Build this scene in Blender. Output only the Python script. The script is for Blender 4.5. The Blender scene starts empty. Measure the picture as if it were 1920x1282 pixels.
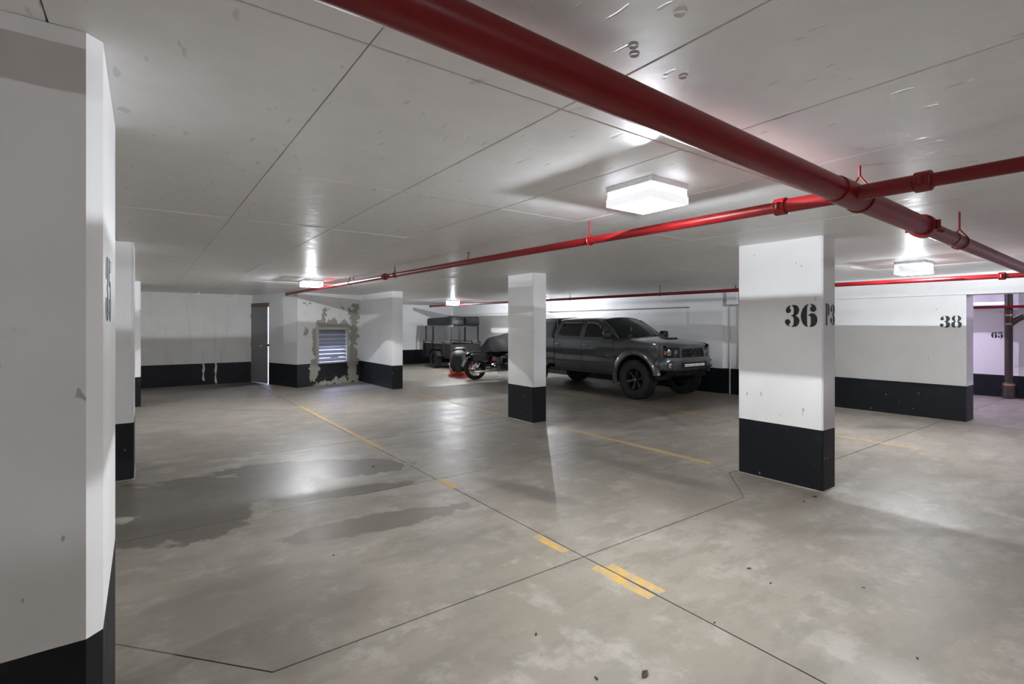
import bpy, bmesh, math, random
from math import sin, cos, pi, radians, sqrt, atan2
from mathutils import Vector, Matrix
from mathutils.geometry import tessellate_polygon

scene = bpy.context.scene
COL = scene.collection
random.seed(7)

# ------------------------------------------------------------------ camera
cam_data = bpy.data.cameras.new('camera')
cam = bpy.data.objects.new('camera', cam_data)
COL.objects.link(cam)
cam.location = (0, 0, 1.5)
cam.rotation_euler = (radians(90), 0, radians(53.946 - 90))
cam_data.sensor_fit = 'HORIZONTAL'
cam_data.sensor_width = 36
cam_data.lens = 36 * 947.83 / 1920
cam_data.shift_y = -30.6 / 1920
cam_data.clip_start = 0.02
scene.camera = cam
scene.cycles.max_bounces = 6

# ------------------------------------------------------------------ world, exposure
world = bpy.data.worlds.new('world')
scene.world = world
world.use_nodes = True
world.node_tree.nodes['Background'].inputs[0].default_value = (0, 0, 0, 1)
world.node_tree.nodes['Background'].inputs[1].default_value = 0
scene.view_settings.view_transform = 'Standard'
scene.view_settings.look = 'None'
scene.view_settings.gamma = 1
scene.view_settings.use_curve_mapping = False
scene.view_settings.exposure = 1.06
LAMP_W = 90.0          # watts of the LED in every ceiling fixture
LENS_E = 54.0           # brightness of the prismatic lens

H = 2.3145             # ceiling height

# ------------------------------------------------------------------ mesh helpers
class MB:
    def __init__(s):
        s.v = []; s.f = []
    def add(s, vs, fs):
        o = len(s.v)
        s.v += [tuple(p) for p in vs]
        s.f += [tuple(i + o for i in f) for f in fs]
        return s
    def box(s, x0, x1, y0, y1, z0, z1):
        vs = [(x0,y0,z0),(x1,y0,z0),(x1,y1,z0),(x0,y1,z0),(x0,y0,z1),(x1,y0,z1),(x1,y1,z1),(x0,y1,z1)]
        return s.add(vs, [(3,2,1,0),(4,5,6,7),(0,1,5,4),(1,2,6,5),(2,3,7,6),(3,0,4,7)])
    def cbox(s, x0, x1, y0, y1, z0, z1, c):
        # box with chamfered edges all round
        r = []
        for z, i in ((z0, c), (z0 + c, 0), (z1 - c, 0), (z1, c)):
            a0, a1, b0, b1 = x0 + i, x1 - i, y0 + i, y1 - i
            r.append([(a0+c,b0,z),(a1-c,b0,z),(a1,b0+c,z),(a1,b1-c,z),(a1-c,b1,z),(a0+c,b1,z),(a0,b1-c,z),(a0,b0+c,z)])
        return s.loft(r, caps=True)
    def loft(s, rings, caps=True, closed=True):
        n = len(rings[0]); vs = [p for r in rings for p in r]; fs = []
        for k in range(len(rings) - 1):
            for i in range(n if closed else n - 1):
                j = (i + 1) % n
                fs.append((k*n+i, k*n+j, (k+1)*n+j, (k+1)*n+i))
        if caps:
            fs.append(tuple(reversed(range(n))))
            fs.append(tuple((len(rings)-1)*n + i for i in range(n)))
        return s.add(vs, fs)
    def tube(s, pts, r, n=10, caps=True):
        pts = [Vector(p) for p in pts]; rings = []
        rr = r if isinstance(r, (list, tuple)) else [r] * len(pts)
        up = None
        for i, p in enumerate(pts):
            if i == 0: d = pts[1] - p
            elif i == len(pts) - 1: d = p - pts[i-1]
            else: d = (pts[i+1] - p).normalized() + (p - pts[i-1]).normalized()
            d.normalize()
            if up is None:
                up = Vector((0,0,1)) if abs(d.z) < .9 else Vector((1,0,0))
            a = d.cross(up)
            if a.length < 1e-4: a = d.cross(Vector((0.3,1,0.2)))
            a.normalize(); b = a.cross(d).normalized(); up = b
            rings.append([p + a*cos(2*pi*k/n)*rr[i] + b*sin(2*pi*k/n)*rr[i] for k in range(n)])
        return s.loft(rings, caps)
    def lathe(s, prof, c=(0,0,0), axis='y', n=32):
        # prof: (radius, along) ; closed ring surface round the axis
        rings = []
        for r, a in prof:
            ring = []
            for k in range(n):
                t = 2*pi*k/n
                if axis == 'y': q = (c[0]+r*cos(t), c[1]+a, c[2]+r*sin(t))
                elif axis == 'z': q = (c[0]+r*cos(t), c[1]+r*sin(t), c[2]+a)
                else: q = (c[0]+a, c[1]+r*cos(t), c[2]+r*sin(t))
                ring.append(q)
            rings.append(ring)
        return s.loft(rings, caps=False)
    def disc(s, r, c, axis='y', n=24):
        ring = []
        for k in range(n):
            t = 2*pi*k/n
            ring.append({'y':(c[0]+r*cos(t),c[1],c[2]+r*sin(t)),'z':(c[0]+r*cos(t),c[1]+r*sin(t),c[2]),'x':(c[0],c[1]+r*cos(t),c[2]+r*sin(t))}[axis])
        return s.add(ring, [tuple(range(n))])
    def grid(s, fn, nu, nv):
        vs = [fn(i/nu, j/nv) for i in range(nu+1) for j in range(nv+1)]
        fs = []
        for i in range(nu):
            for j in range(nv):
                a = i*(nv+1)+j
                fs.append((a, a+1, a+nv+2, a+nv+1))
        return s.add(vs, fs)
    def slab(s, fn, nu, nv, off):
        # grid with thickness: off = vector or function(u,v) giving the back offset
        g = off if callable(off) else (lambda u, v: off)
        m = (nu+1)*(nv+1)
        vs = [Vector(fn(i/nu, j/nv)) for i in range(nu+1) for j in range(nv+1)]
        bk = [vs[i*(nv+1)+j] + Vector(g(i/nu, j/nv)) for i in range(nu+1) for j in range(nv+1)]
        fs = []
        for i in range(nu):
            for j in range(nv):
                a = i*(nv+1)+j
                fs.append((a, a+1, a+nv+2, a+nv+1)); fs.append((m+a, m+a+nv+1, m+a+nv+2, m+a+1))
        for i in range(nu):
            a = i*(nv+1); b = a+nv+1
            fs.append((a, b, m+b, m+a)); a += nv; b += nv; fs.append((a, m+a, m+b, b))
        for j in range(nv):
            a = j; fs.append((a, m+a, m+a+1, a+1)); a = nu*(nv+1)+j; fs.append((a, a+1, m+a+1, m+a))
        return s.add(vs + bk, fs)
    def prism(s, poly, fn, d):
        # 2-D polygon mapped by fn(u,v)->3-D and thickened by vector d
        n = len(poly); a = [Vector(fn(*q)) for q in poly]; b = [p + Vector(d) for p in a]
        tri = tessellate_polygon([[Vector((q[0], q[1], 0)) for q in poly]])
        fs = [tuple(t) for t in tri] + [tuple(n+i for i in reversed(t)) for t in tri]
        for i in range(n):
            j = (i+1) % n; fs.append((i, j, n+j, n+i))
        return s.add(a + b, fs)
    def holed(s, loops, fn, d):
        flat = [q for L in loops for q in L]
        n = len(flat); a = [Vector(fn(*q)) for q in flat]; b = [p + Vector(d) for p in a]
        tri = tessellate_polygon([[Vector((q[0], q[1], 0)) for q in L] for L in loops])
        fs = [tuple(t) for t in tri] + [tuple(n+i for i in reversed(t)) for t in tri]
        o = 0
        for L in loops:
            m = len(L)
            for i in range(m):
                j = (i+1) % m; fs.append((o+i, o+j, n+o+j, n+o+i))
            o += m
        return s.add(a + b, fs)
    def xf(s, M):
        s.v = [tuple(M @ Vector(p)) for p in s.v]; return s
    def mesh(s, name, mat, smooth=35):
        me = bpy.data.meshes.new(name)
        me.from_pydata(s.v, [], s.f)
        bm = bmesh.new(); bm.from_mesh(me)
        bmesh.ops.recalc_face_normals(bm, faces=bm.faces)
        bm.to_mesh(me); bm.free()
        if mat: me.materials.append(mat)
        if smooth:
            for p in me.polygons: p.use_smooth = True
            me.set_sharp_from_angle(angle=radians(smooth))
        me.update()
        return me
    def build(s, name, mat, parent=None, smooth=35):
        return link(name, s.mesh(name, mat, smooth), parent)

def link(name, me, parent=None):
    o = bpy.data.objects.new(name, me)
    COL.objects.link(o)
    if parent is not None: o.parent = parent
    return o
def tag(o, label=None, cat=None, group=None, kind=None):
    if label: o['label'] = label
    if cat: o['category'] = cat
    if group: o['group'] = group
    if kind: o['kind'] = kind
    return o
def thing(name, label, cat, loc=(0,0,0), rz=0, group=None, kind=None):
    o = link(name, None); o.location = loc; o.rotation_euler = (0, 0, rz)
    o.empty_display_size = .1
    return tag(o, label, cat, group, kind)
def dup(root, loc, rz=None, label=None, group=None, parent=None):
    r = root.copy(); COL.objects.link(r); r.location = loc
    if rz is not None: r.rotation_euler = (0, 0, rz)
    if label: r['label'] = label
    if group: r['group'] = group
    for ch in list(root.children):
        c = ch.copy(); COL.objects.link(c); c.parent = r
        for g in list(ch.children):
            d = g.copy(); COL.objects.link(d); d.parent = c
    return r

# ------------------------------------------------------------------ material helpers
class X:
    """tiny expression builder on shader sockets"""
    def __init__(s, nt, sock): s.nt = nt; s.s = sock
    def _op(s, op, *a, clamp=False):
        n = s.nt.nodes.new('ShaderNodeMath'); n.operation = op; n.use_clamp = clamp
        for i, q in enumerate((s,) + a):
            if isinstance(q, X): s.nt.links.new(q.s, n.inputs[i])
            else: n.inputs[i].default_value = q
        return X(s.nt, n.outputs[0])
    def __add__(s, o): return s._op('ADD', o)
    def __sub__(s, o): return s._op('SUBTRACT', o)
    def __mul__(s, o): return s._op('MULTIPLY', o)
    def __truediv__(s, o): return s._op('DIVIDE', o)
    def max(s, o): return s._op('MAXIMUM', o)
    def min(s, o): return s._op('MINIMUM', o)
    def abs(s): return s._op('ABSOLUTE')
    def gt(s, o): return s._op('GREATER_THAN', o)
    def inv(s): return s._op('MULTIPLY', -1) + 1
    def clamp(s): return s._op('ADD', 0, clamp=True)
    def pow(s, o): return s._op('POWER', o)
    def step(s, a, b):
        n = s.nt.nodes.new('ShaderNodeMapRange'); n.interpolation_type = 'SMOOTHSTEP'
        s.nt.links.new(s.s, n.inputs[0])
        n.inputs[1].default_value = a; n.inputs[2].default_value = b
        return X(s.nt, n.outputs[0])

class Mat:
    def __init__(s, name):
        s.m = bpy.data.materials.new(name); s.m.use_nodes = True
        s.nt = s.m.node_tree; s.b = s.nt.nodes['Principled BSDF']
    def n(s, t): return s.nt.nodes.new(t)
    def l(s, a, b): s.nt.links.new(a.s if isinstance(a, X) else a, b)
    def pos(s, kind='world'):
        if kind == 'world':
            src = s.n('ShaderNodeNewGeometry').outputs['Position']
        else:
            src = s.n('ShaderNodeTexCoord').outputs['Object']
        sep = s.n('ShaderNodeSeparateXYZ'); s.l(src, sep.inputs[0])
        return src, [X(s.nt, sep.outputs[i]) for i in range(3)]
    def noise(s, vec, scale, detail=4, rough=.6, stretch=None, out='Fac'):
        if stretch:
            mp = s.n('ShaderNodeMapping'); mp.inputs['Scale'].default_value = stretch[:3]
            if len(stretch) > 3: mp.inputs['Rotation'].default_value = (0, 0, stretch[3])
            s.l(vec, mp.inputs[0]); vec = mp.outputs[0]
        t = s.n('ShaderNodeTexNoise'); t.inputs['Scale'].default_value = scale
        t.inputs['Detail'].default_value = detail; t.inputs['Roughness'].default_value = rough
        s.l(vec, t.inputs['Vector'])
        return X(s.nt, t.outputs[0])
    def mix(s, fac, a, b):
        n = s.n('ShaderNodeMix'); n.data_type = 'RGBA'
        for q, i in ((fac, 0), (a, 6), (b, 7)):
            if isinstance(q, X): s.l(q, n.inputs[i])
            elif isinstance(q, (tuple, list)): n.inputs[i].default_value = (*q[:3], 1)
            elif isinstance(q, (int, float)): n.inputs[i].default_value = q
            else: s.l(q, n.inputs[i])
        return n.outputs[2]
    def mixf(s, fac, a, b):
        return fac * (b - a) + a if not isinstance(b, X) else (b - a) * fac + a
    def color(s, c):
        if isinstance(c, (tuple, list)): s.b.inputs['Base Color'].default_value = (*c[:3], 1)
        else: s.l(c, s.b.inputs['Base Color'])
    def rough(s, r):
        if isinstance(r, X): s.l(r, s.b.inputs['Roughness'])
        else: s.b.inputs['Roughness'].default_value = r
    def bump(s, h, strength=.2, dist=.01):
        n = s.n('ShaderNodeBump'); n.inputs['Strength'].default_value = strength
        n.inputs['Distance'].default_value = dist
        s.l(h, n.inputs['Height']); s.l(n.outputs[0], s.b.inputs['Normal'])

def simple(name, c, rough=.5, metal=0., spec=.5, coat=0., var=.06, scale=25):
    """plain coat of paint / plastic / metal with a slight mottling"""
    M = Mat(name); src, _ = M.pos('object')
    f = M.noise(src, scale, 3)
    lo = tuple(max(0, q * (1 - var*2)) for q in c); hi = tuple(min(1, q * (1 + var*2)) for q in c)
    M.color(M.mix(f, lo, hi))
    M.rough((f - .5) * .12 + rough)
    M.b.inputs['Metallic'].default_value = metal
    M.b.inputs['Specular IOR Level'].default_value = spec
    M.b.inputs['Coat Weight'].default_value = coat
    M.b.inputs['Coat Roughness'].default_value = .08
    return M.m

def paint_wall(name, dado, white=(.86,.86,.86), black=(.009,.0105,.013), grime=.5, drips=0.):
    """masonry painted white above a black painted dado, scuffed"""
    M = Mat(name); src, (x, y, z) = M.pos()
    big = M.noise(src, 1.3, 2); mid = M.noise(src, 7, 4)
    n26 = M.noise(src, 26, 1, .5, stretch=(1,1,.45)); spk = n26.step(.755, .785)
    c = M.mix(big.step(.35, .75) * grime, white, tuple(q*.86 for q in white))
    c = M.mix(mid.step(.6, .8) * (.22*grime), c, (.45,.43,.40))
    c = M.mix(spk * .55, c, (.18,.17,.16))
    if drips:
        dr = M.noise(src, 5, 4, .7, stretch=(1.2,1.2,.12)).step(.5, .75) * drips
        c = M.mix(dr, c, (.46,.43,.38))
    blk = M.mix(mid.step(.55, .75) * .6, black, tuple(q*2.2 for q in black))
    blk = M.mix(n26.step(.77, .79) * .7, blk, (.35,.34,.33))
    low = (z - dado + (mid - .5) * .004).gt(0)
    M.color(M.mix(low, blk, c))
    M.rough(M.mixf(low, .5, .5) + (mid - .5) * .2)
    M.b.inputs['Specular IOR Level'].default_value = .22
    M.bump(mid, .08, .006)
    return M.m

def glass_mat(name, c, alpha, rough=.03):
    M = Mat(name); src, _ = M.pos('object'); f = M.noise(src, 3, 2)
    M.color(M.mix(f, c, tuple(q*1.3 for q in c))); M.rough(rough)
    M.b.inputs['Alpha'].default_value = alpha
    M.b.inputs['Specular IOR Level'].default_value = .8
    return M.m

MT = {}
MT['wall'] = paint_wall('white_wall_paint', .555)
MT['wall_near'] = paint_wall('white_column_paint', .63, grime=.7)
MT['wall_left'] = paint_wall('stained_wall_paint', .54, white=(.74,.73,.70), grime=.8, drips=.35)
MT['wall_far'] = paint_wall('far_room_wall_paint', .46, white=(.80,.79,.80), grime=.2)
MT['red'] = simple('red_pipe_paint', (.19,.006,.008), .36, spec=.35, var=.12, scale=9)
MT['white_metal'] = simple('white_enamel', (.82,.82,.83), .4)
MT['grey_metal'] = simple('grey_steel', (.30,.30,.30), .5, metal=.3)
MT['dark_metal'] = simple('dark_steel', (.035,.034,.033), .5, metal=.2, var=.2)
MT['chrome'] = simple('chrome', (.75,.75,.77), .12, metal=1.)
MT['black_plastic'] = simple('black_plastic', (.012,.012,.013), .45)
MT['black_gloss'] = simple('black_gloss', (.008,.008,.009), .15, coat=.6)
MT['rubber'] = simple('tyre_rubber', (.018,.018,.018), .75, var=.2, scale=40)
MT['ink'] = simple('stencil_black_paint', (.012,.014,.016), .5)

# ceiling: smooth painted formed concrete
def mat_ceiling():
    M = Mat('ceiling_white_paint'); src, (x, y, z) = M.pos()
    mid = M.noise(src, 6, 3, .6)
    dash = M.noise(src, 22, 1, .5, stretch=(1, .35, 1, .9)).step(.70, .73)
    c = M.mix(mid.step(.3, .7), (.86,.856,.845), (.90,.896,.888))
    c = M.mix(dash * .35, c, (.42,.41,.40))
    M.color(c)
    M.rough((mid - .5) * .3 + .40)
    M.bump(mid * .6 - dash * 1.2, .14, .006)
    return M.m
MT['ceiling'] = mat_ceiling()
MT['joint'] = simple('joint_filler', (.055,.05,.045), .9)

# floor: worn concrete with damp patches and oil marks
def mat_floor():
    M = Mat('worn_concrete'); src, (x, y, z) = M.pos()
    big = M.noise(src, .7, 2); mid = M.noise(src, 3.2, 5, .68); fine = M.noise(src, 48, 2, .7)
    swirl = M.noise(src, 1.9, 4, .7, stretch=(1, 2.6, 1, .35))
    c = M.mix(big.step(.3, .7), (.232,.205,.171), (.312,.283,.245))
    c = M.mix(swirl.step(.46, .60) * .62, c, (.195,.178,.150))
    c = M.mix(mid.step(.50, .68) * .6, c, (.415,.387,.352))
    c = M.mix(mid.step(.34, .46).inv() * .55, c, (.19,.165,.135))
    c = M.mix((fine - .5).abs() * 1.1, c, (.2,.19,.17))
    w1 = M.noise(src, 3.0, 5, .62); w2 = mid
    def blob(cx, cy, rx, ry, rot, soft=.035, amp=.9):
        dx = x - cx; dy = y - cy
        u = (dx * cos(rot) + dy * sin(rot)) / rx
        v = (dy * cos(rot) - dx * sin(rot)) / ry
        d = u * u + v * v + (w1 - .5) * (2.6*amp) + (w2 - .5) * (1.7*amp)
        return d.step(1 - soft*3, 1 + soft*3).inv()
    A = -.63  # across the view
    damp = blob(.42, 5.25, .95, .55, A + .15)
    damp = damp.max(blob(1.45, 5.5, 1.0, .36, A + .1))
    damp = damp.max(blob(.28, 4.6, .5, .45, .2))
    damp = damp.max(blob(1.55, 4.55, .55, .12, A + .5) * .9)
    damp = damp.max(blob(1.42, 3.72, .72, .17, -.12) * .8)
    damp = damp.max(blob(.45, 2.95, .6, .5, A, .3) * .6)
    damp = damp.max(blob(1.75, 3.1, .55, .2, -.2, .35) * .45)
    oil = blob(2.82, 3.6, .5, .13, A - .7, .3) .max(blob(4.2, 3.4, .75, .13, -1.5, .35) * .7)
    oil = oil.max(blob(6.9, 5.1, .7, .10, .95, .4) * .7).max(blob(8.85, 2.8, .35, .15, A, .4) * .9)
    oil = oil.max(blob(1.5, 10.0, .55, .10, A, .35) * .6).max(blob(1.25, 14.0, 1.6, .30, .42, .4) * .8)
    oil = oil.max(blob(3.6, 4.9, .9, .2, -.9, .5) * .35).max(blob(3.2, 5.6, .8, .16, -.6, .5) * .35)
    oil = oil.max(blob(4.6, 1.2, .8, .07, A, .4) * .55)
    oil = oil.max(blob(9.0, 8.4, 2.6, .95, 1.57, .4) * .7)
    c = M.mix(damp * .95, c, (.115,.10,.083))
    c = M.mix(oil * .75, c, (.10,.09,.08))
    dust = fine.step(.74, .77)
    c = M.mix(dust * .6, c, (.10,.085,.07))
    M.color(c)
    r = (mid - .5) * .35 + .44
    r = r - damp * .03 - oil * .03
    M.rough(r)
    M.b.inputs['Specular IOR Level'].default_value = .5
    M.bump(fine, .08, .004)
    return M.m
MT['floor'] = mat_floor()

def mat_yellow():
    M = Mat('worn_yellow_line'); src, (x, y, z) = M.pos()
    w = M.noise(src, 11, 5, .7); s2 = M.noise(src, 45, 3)
    worn = (w + (s2 - .5) * .35).step(.40, .60)
    M.color(M.mix(worn * .85, (.56,.34,.07), (.33,.30,.25)))
    M.rough(.55); M.bump(s2, .1, .003)
    return M.m
MT['yellow'] = mat_yellow()

def mat_plaster():
    """louver wall: local x along the wall, z up; bare render where paint has peeled"""
    M = Mat('peeling_wall_paint'); src, (u, v, z) = M.pos('object')
    n1 = M.noise(src, 3.6, 5, .65); n2 = M.noise(src, 18, 4, .7); mid = M.noise(src, 7, 5)
    jit = (n1 - .5) * .62 + (n2 - .5) * .12
    def rect(cu, cz, hu, hz): return ((u - cu).abs() - hu).max((z - cz).abs() - hz)
    d = rect(1.02, 1.35, .52, .27)                      # above the louver
    d = d.min(rect(.72, 1.78, .07, .16)).min(rect(.80, 1.98, .05, .03))
    d = d.min(rect(1.58, .95, .13, .95)).min(rect(1.66, 1.85, .07, .18))
    d = d.min(rect(.46, 1.05, .05, .38)).min(rect(.46, .32, .10, .36))
    d = d.min(rect(.27, 2.0, .03, .03)).min(rect(1.30, 1.95, .03, .03)).min(rect(.26, 1.38, .04, .05))
    bare = (d + jit).gt(.0).inv()
    lowb = (rect(.95, .06, .40, .07) + (n1 - .5) * .9 + (n2 - .5)*.4).gt(0).inv()
    low = (z - .56).gt(0)
    white = M.mix(mid.step(.5, .8) * .3, (.78,.77,.75), (.55,.53,.49))
    blk = M.mix(n2.step(.5, .8), (.014,.015,.018), (.035,.034,.034))
    c = M.mix(low, blk, white)
    c = M.mix(bare, c, M.mix(n2, (.27,.26,.22), (.43,.42,.36)))
    c = M.mix(lowb, c, (.46,.44,.40))
    M.color(c); M.rough(.6)
    M.bump(bare * -.5 + mid * .4 + n2 * .3, .3, .01)
    return M.m
MT['plaster'] = mat_plaster()

# ------------------------------------------------------------------ floor
floor = tag(MB().box(-6.5, 16, -8.5, 19, -.25, -.03).build('floor', MT['joint'], smooth=0), 'worn grey concrete garage floor with saw-cut joints', kind='structure')
def inset(poly, d):
    n = len(poly); a = sum(poly[i][0]*poly[(i+1)%n][1]-poly[(i+1)%n][0]*poly[i][1] for i in range(n))
    if a < 0: poly = poly[::-1]
    out = []
    for i in range(n):
        p0, p1, p2 = Vector(poly[i-1]), Vector(poly[i]), Vector(poly[(i+1)%n])
        e1 = (p1-p0).normalized(); e2 = (p2-p1).normalized()
        n1 = Vector((-e1.y, e1.x)); n2 = Vector((-e2.y, e2.x))
        k = n1 + n2; k = k / max(.2, k.dot(n1))
        out.append(tuple(p1 + k * d))
    return out
slabs = [
    [(-6.5,-8.5),(2.31,-8.5),(2.31,2.38),(.45,2.38),(-.12,3.04),(-6.5,3.04)],
    [(.45,2.38),(2.31,2.38),(2.31,4.43),(-6.5,4.43),(-6.5,3.04),(-.12,3.04)],
    [(2.31,-8.5),(10.25,-8.5),(10.25,2.45),(4.98,2.45),(4.98,2.86),(4.82,2.86),(4.24,2.38),(2.31,2.38)],
    [(2.31,2.38),(4.24,2.38),(4.82,2.86),(4.98,2.86),(4.98,4.43),(2.31,4.43)],
    [(4.98,2.45),(7.6,2.45),(7.6,4.43),(4.98,4.43)],
    [(7.6,2.45),(10.9,2.45),(10.9,4.43),(7.6,4.43)],
    [(10.25,-8.5),(16,-8.5),(16,2.45),(10.25,2.45)],
    [(10.9,2.45),(16,2.45),(16,19),(10.9,19)]]
ys = [4.43, 6.5, 8.6, 11.6, 19]
for i in range(4):
    for x0, x1 in ((-6.5, 2.31), (2.31, 4.98), (4.98, 7.6), (7.6, 10.9)):
        slabs.append([(x0,ys[i]),(x1,ys[i]),(x1,ys[i+1]),(x0,ys[i+1])])
for P in slabs:
    MB().prism(inset(P, .0042), lambda a, b: (a, b, 0), (0,0,-.04)).build('slab', MT['floor'], floor, smooth=0)

# ------------------------------------------------------------------ ceiling
ceiling = tag(MB().box(-6.5, 16, -8.5, 19, H+.012, H+.25).build('ceiling', simple('ceiling_joint_grey', (.42,.41,.40), .9), smooth=0), 'white painted formed concrete ceiling with panel seams', kind='structure')
PX, PY = .74, 1.46
xs = [.53 + PX*i for i in range(-3, 15)]; yy = [1.43 + PY*i for i in range(-1, 12)]
pm = MB()
a, b = PX/2 - .0022, PY/2 - .0022
pm.loft([[(-a,-b,.02),(a,-b,.02),(a,b,.02),(-a,b,.02)],[(-a,-b,.002),(a,-b,.002),(a,b,.002),(-a,b,.002)],
         [(-a+.003,-b+.003,0),(a-.003,-b+.003,0),(a-.003,b-.003,0),(-a+.003,b-.003,0)]])
pme = pm.mesh('panel', MT['ceiling'], 0)
for i in range(len(xs)-1):
    for j in range(len(yy)-1):
        o = link('panel', pme, ceiling)
        o.location = (xs[i]+PX/2, yy[j]+PY/2, H + random.choice((0, 0, .0006, -.0006)))
x0, x1, y0, y1 = xs[0], xs[-1], yy[0], yy[-1]
for r in ((-6.5,x0,-8.5,19),(x1,16,-8.5,19),(x0,x1,-8.5,y0),(x0,x1,y1,19)):
    MB().box(r[0]+.003, r[1]-.003, r[2]+.003, r[3]-.003, H, H+.02).build('panel', MT['ceiling'], ceiling, smooth=0)
# rings left by form ties and a few paint dabs
for px, py, r in ((1.157,.986,.014),(1.196,1.015,.014),(1.134,.811,.016),(1.429,1.011,.014)):
    MB().lathe([(r+.0015*cos(t), .0006*sin(t)) for t in [2*pi*k/6 for k in range(7)]], (px,py,H), 'z', 20).build('form_tie_ring', MT['ceiling'], ceiling)

# ------------------------------------------------------------------ walls
def wall(name, label, mat, *boxes):
    m = MB()
    for q in boxes: m.box(*q)
    return tag(m.build(name, mat, smooth=0), label, kind='structure')
Z0, Z1 = -.02, H + .03
wall_right = wall('wall_right', 'long white garage wall with black dado behind the parked truck', MT['wall'],
     (10.42,10.75, 7.14,18.6, Z0,Z1), (10.35,10.42, 7.14,18.4, 1.945,Z1),
     (10.35,10.75, 6.30,7.14, Z0,Z1), (10.44,10.75, 5.9,6.30, Z0,Z1), (10.35,10.75, 2.2,5.9, Z0,Z1))
wall('trim_1', 'white downstand beam over the opening and the wall numbered 38', MT['wall'], (10.315,10.75, -8,2.2, 1.985,Z1), (10.315,10.35, 2.2,5.9, 1.985,Z1))
wall('wall_back', 'white back wall behind the black trailer', MT['wall'], (5.0,10.42, 18.4,18.6, Z0,Z1))
wall('wall_left', 'stained white wall with black dado left of the grey door', MT['wall_left'], (-6.4,2.36, 15.0,15.2, Z0,Z1))
wl_ = bpy.data.objects['wall_left']
for x, z0, z1 in ((1.22,.10,.56),(1.49,.02,.60)):
    n = 7; P = [(x+.022+.012*sin(5*k+x), z0+(z1-z0)*k/n) for k in range(n+1)] + [(x-.018+.012*sin(4*k+x), z0+(z1-z0)*k/n) for k in range(n, -1, -1)]
    MB().prism(P, lambda a, b: (a, 14.9985, b), (0,.0015,0)).build('lime_streak', simple('lime_deposit', (.62,.60,.56), .8, var=.2), wl_, 0)
wall('wall_stub', 'white wall stub ending beside the louver recess', MT['wall'], (4.735,4.995, 11.30,18.4, Z0,Z1))
wall('wall_outer', 'white perimeter wall of the far left stalls', MT['wall'], (-6.5,-6.4, -8.4,15.2, Z0,Z1))
wall('wall_rear', 'white perimeter wall behind the viewpoint', MT['wall'], (-6.5,16, -8.5,-8.4, Z0,Z1))
wall('wall_far', 'lilac lit white wall numbered 65 beyond the opening', MT['wall_far'], (14.6,14.8, -8.4,9, Z0,Z1), (10.75,14.6, 8.8,9, Z0,Z1))
# rotated enclosure with door and louver
A0 = Vector((2.30, 15.12)); A1 = Vector((2.985, 12.91)); A2 = Vector((4.76, 13.46))
def wall_frame(p, q):
    d = (q - p); L = d.length; a = atan2(d.y, d.x)
    return L, a
Ld, ad = wall_frame(A0, A1)
dw = MB()
D0, D1, DH = .12, .98, 1.99     # door opening along the wall, its height
fn = lambda u, z: (u, 0, z)
dw.holed([[(0,Z0),(D0,Z0),(D0,DH),(D1,DH),(D1,Z0),(Ld,Z0),(Ld,Z1),(0,Z1)]], fn, (0,.16,0))
o = tag(dw.build('wall_door', MT['wall'], smooth=0), 'angled white wall holding the grey steel door', kind='structure')
o.location = (A0.x, A0.y, 0); o.rotation_euler = (0,0,ad)
Ll, al = wall_frame(A1, A2)
lw = MB()
U0, U1, V0, V1 = .52, 1.42, .56, 1.44
lw.holed([[(0,Z0),(Ll,Z0),(Ll,Z1),(0,Z1)],[(U0,V0),(U1,V0),(U1,V1),(U0,V1)]], fn, (0,.16,0))
o = tag(lw.build('wall_louver', MT['plaster'], smooth=0), 'angled white wall with peeling paint round the louver', kind='structure')
o.location = (A1.x, A1.y, 0); o.rotation_euler = (0,0,al)
wall('wall_shaft', 'back wall of the air shaft behind the louver', MT['white_metal'], (2.3,4.74, 16.2,16.4, Z0,Z1), (2.2,2.36, 15.2,16.4, Z0,Z1))

# door
door = tag(thing('door_1', None, None, (A0.x, A0.y, 0), ad), 'grey steel door standing slightly ajar in the angled wall', kind='structure')
MT['door'] = simple('door_grey_paint', (.24,.24,.25), .45)
MT['rust'] = simple('rusty_frame', (.20,.14,.10), .7, var=.35, scale=18)
fr = MB()
fr.box(D0-.05, D0, -.025, .16, 0, DH+.06); fr.box(D1, D1+.02, -.0, .16, 0, DH); fr.box(D0, D1+.02, -.025, .16, DH, DH+.10)
fr.build('door_frame', MT['rust'], door, 0)
leaf = MB().cbox(0, .812, -.015, .015, .008, DH-.004, .004).build('door_leaf', MT['door'], door)
leaf.location = (D0+.01, -.012, 0)
hd = MB().lathe([(.0,-.06),(.022,-.06),(.022,-.03),(.009,-.025),(.009,.0)], (.68,-.015,.98), 'y', 12); hd.tube([(.68,-.075,.98),(.58,-.08,.98)], .009, 8)
hd.build('handle', MT['chrome'], leaf)
for z in (.25, 1.0, 1.75): MB().tube([(D0+.005,-.03,z-.05),(D0+.005,-.03,z+.05)], .011, 8).build('hinge', MT['rust'], door)
MB().box(D1-.10, D1+.02, -.01, .01, .97, 1.03).build('latch_bar', MT['dark_metal'], door, 0)
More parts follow.
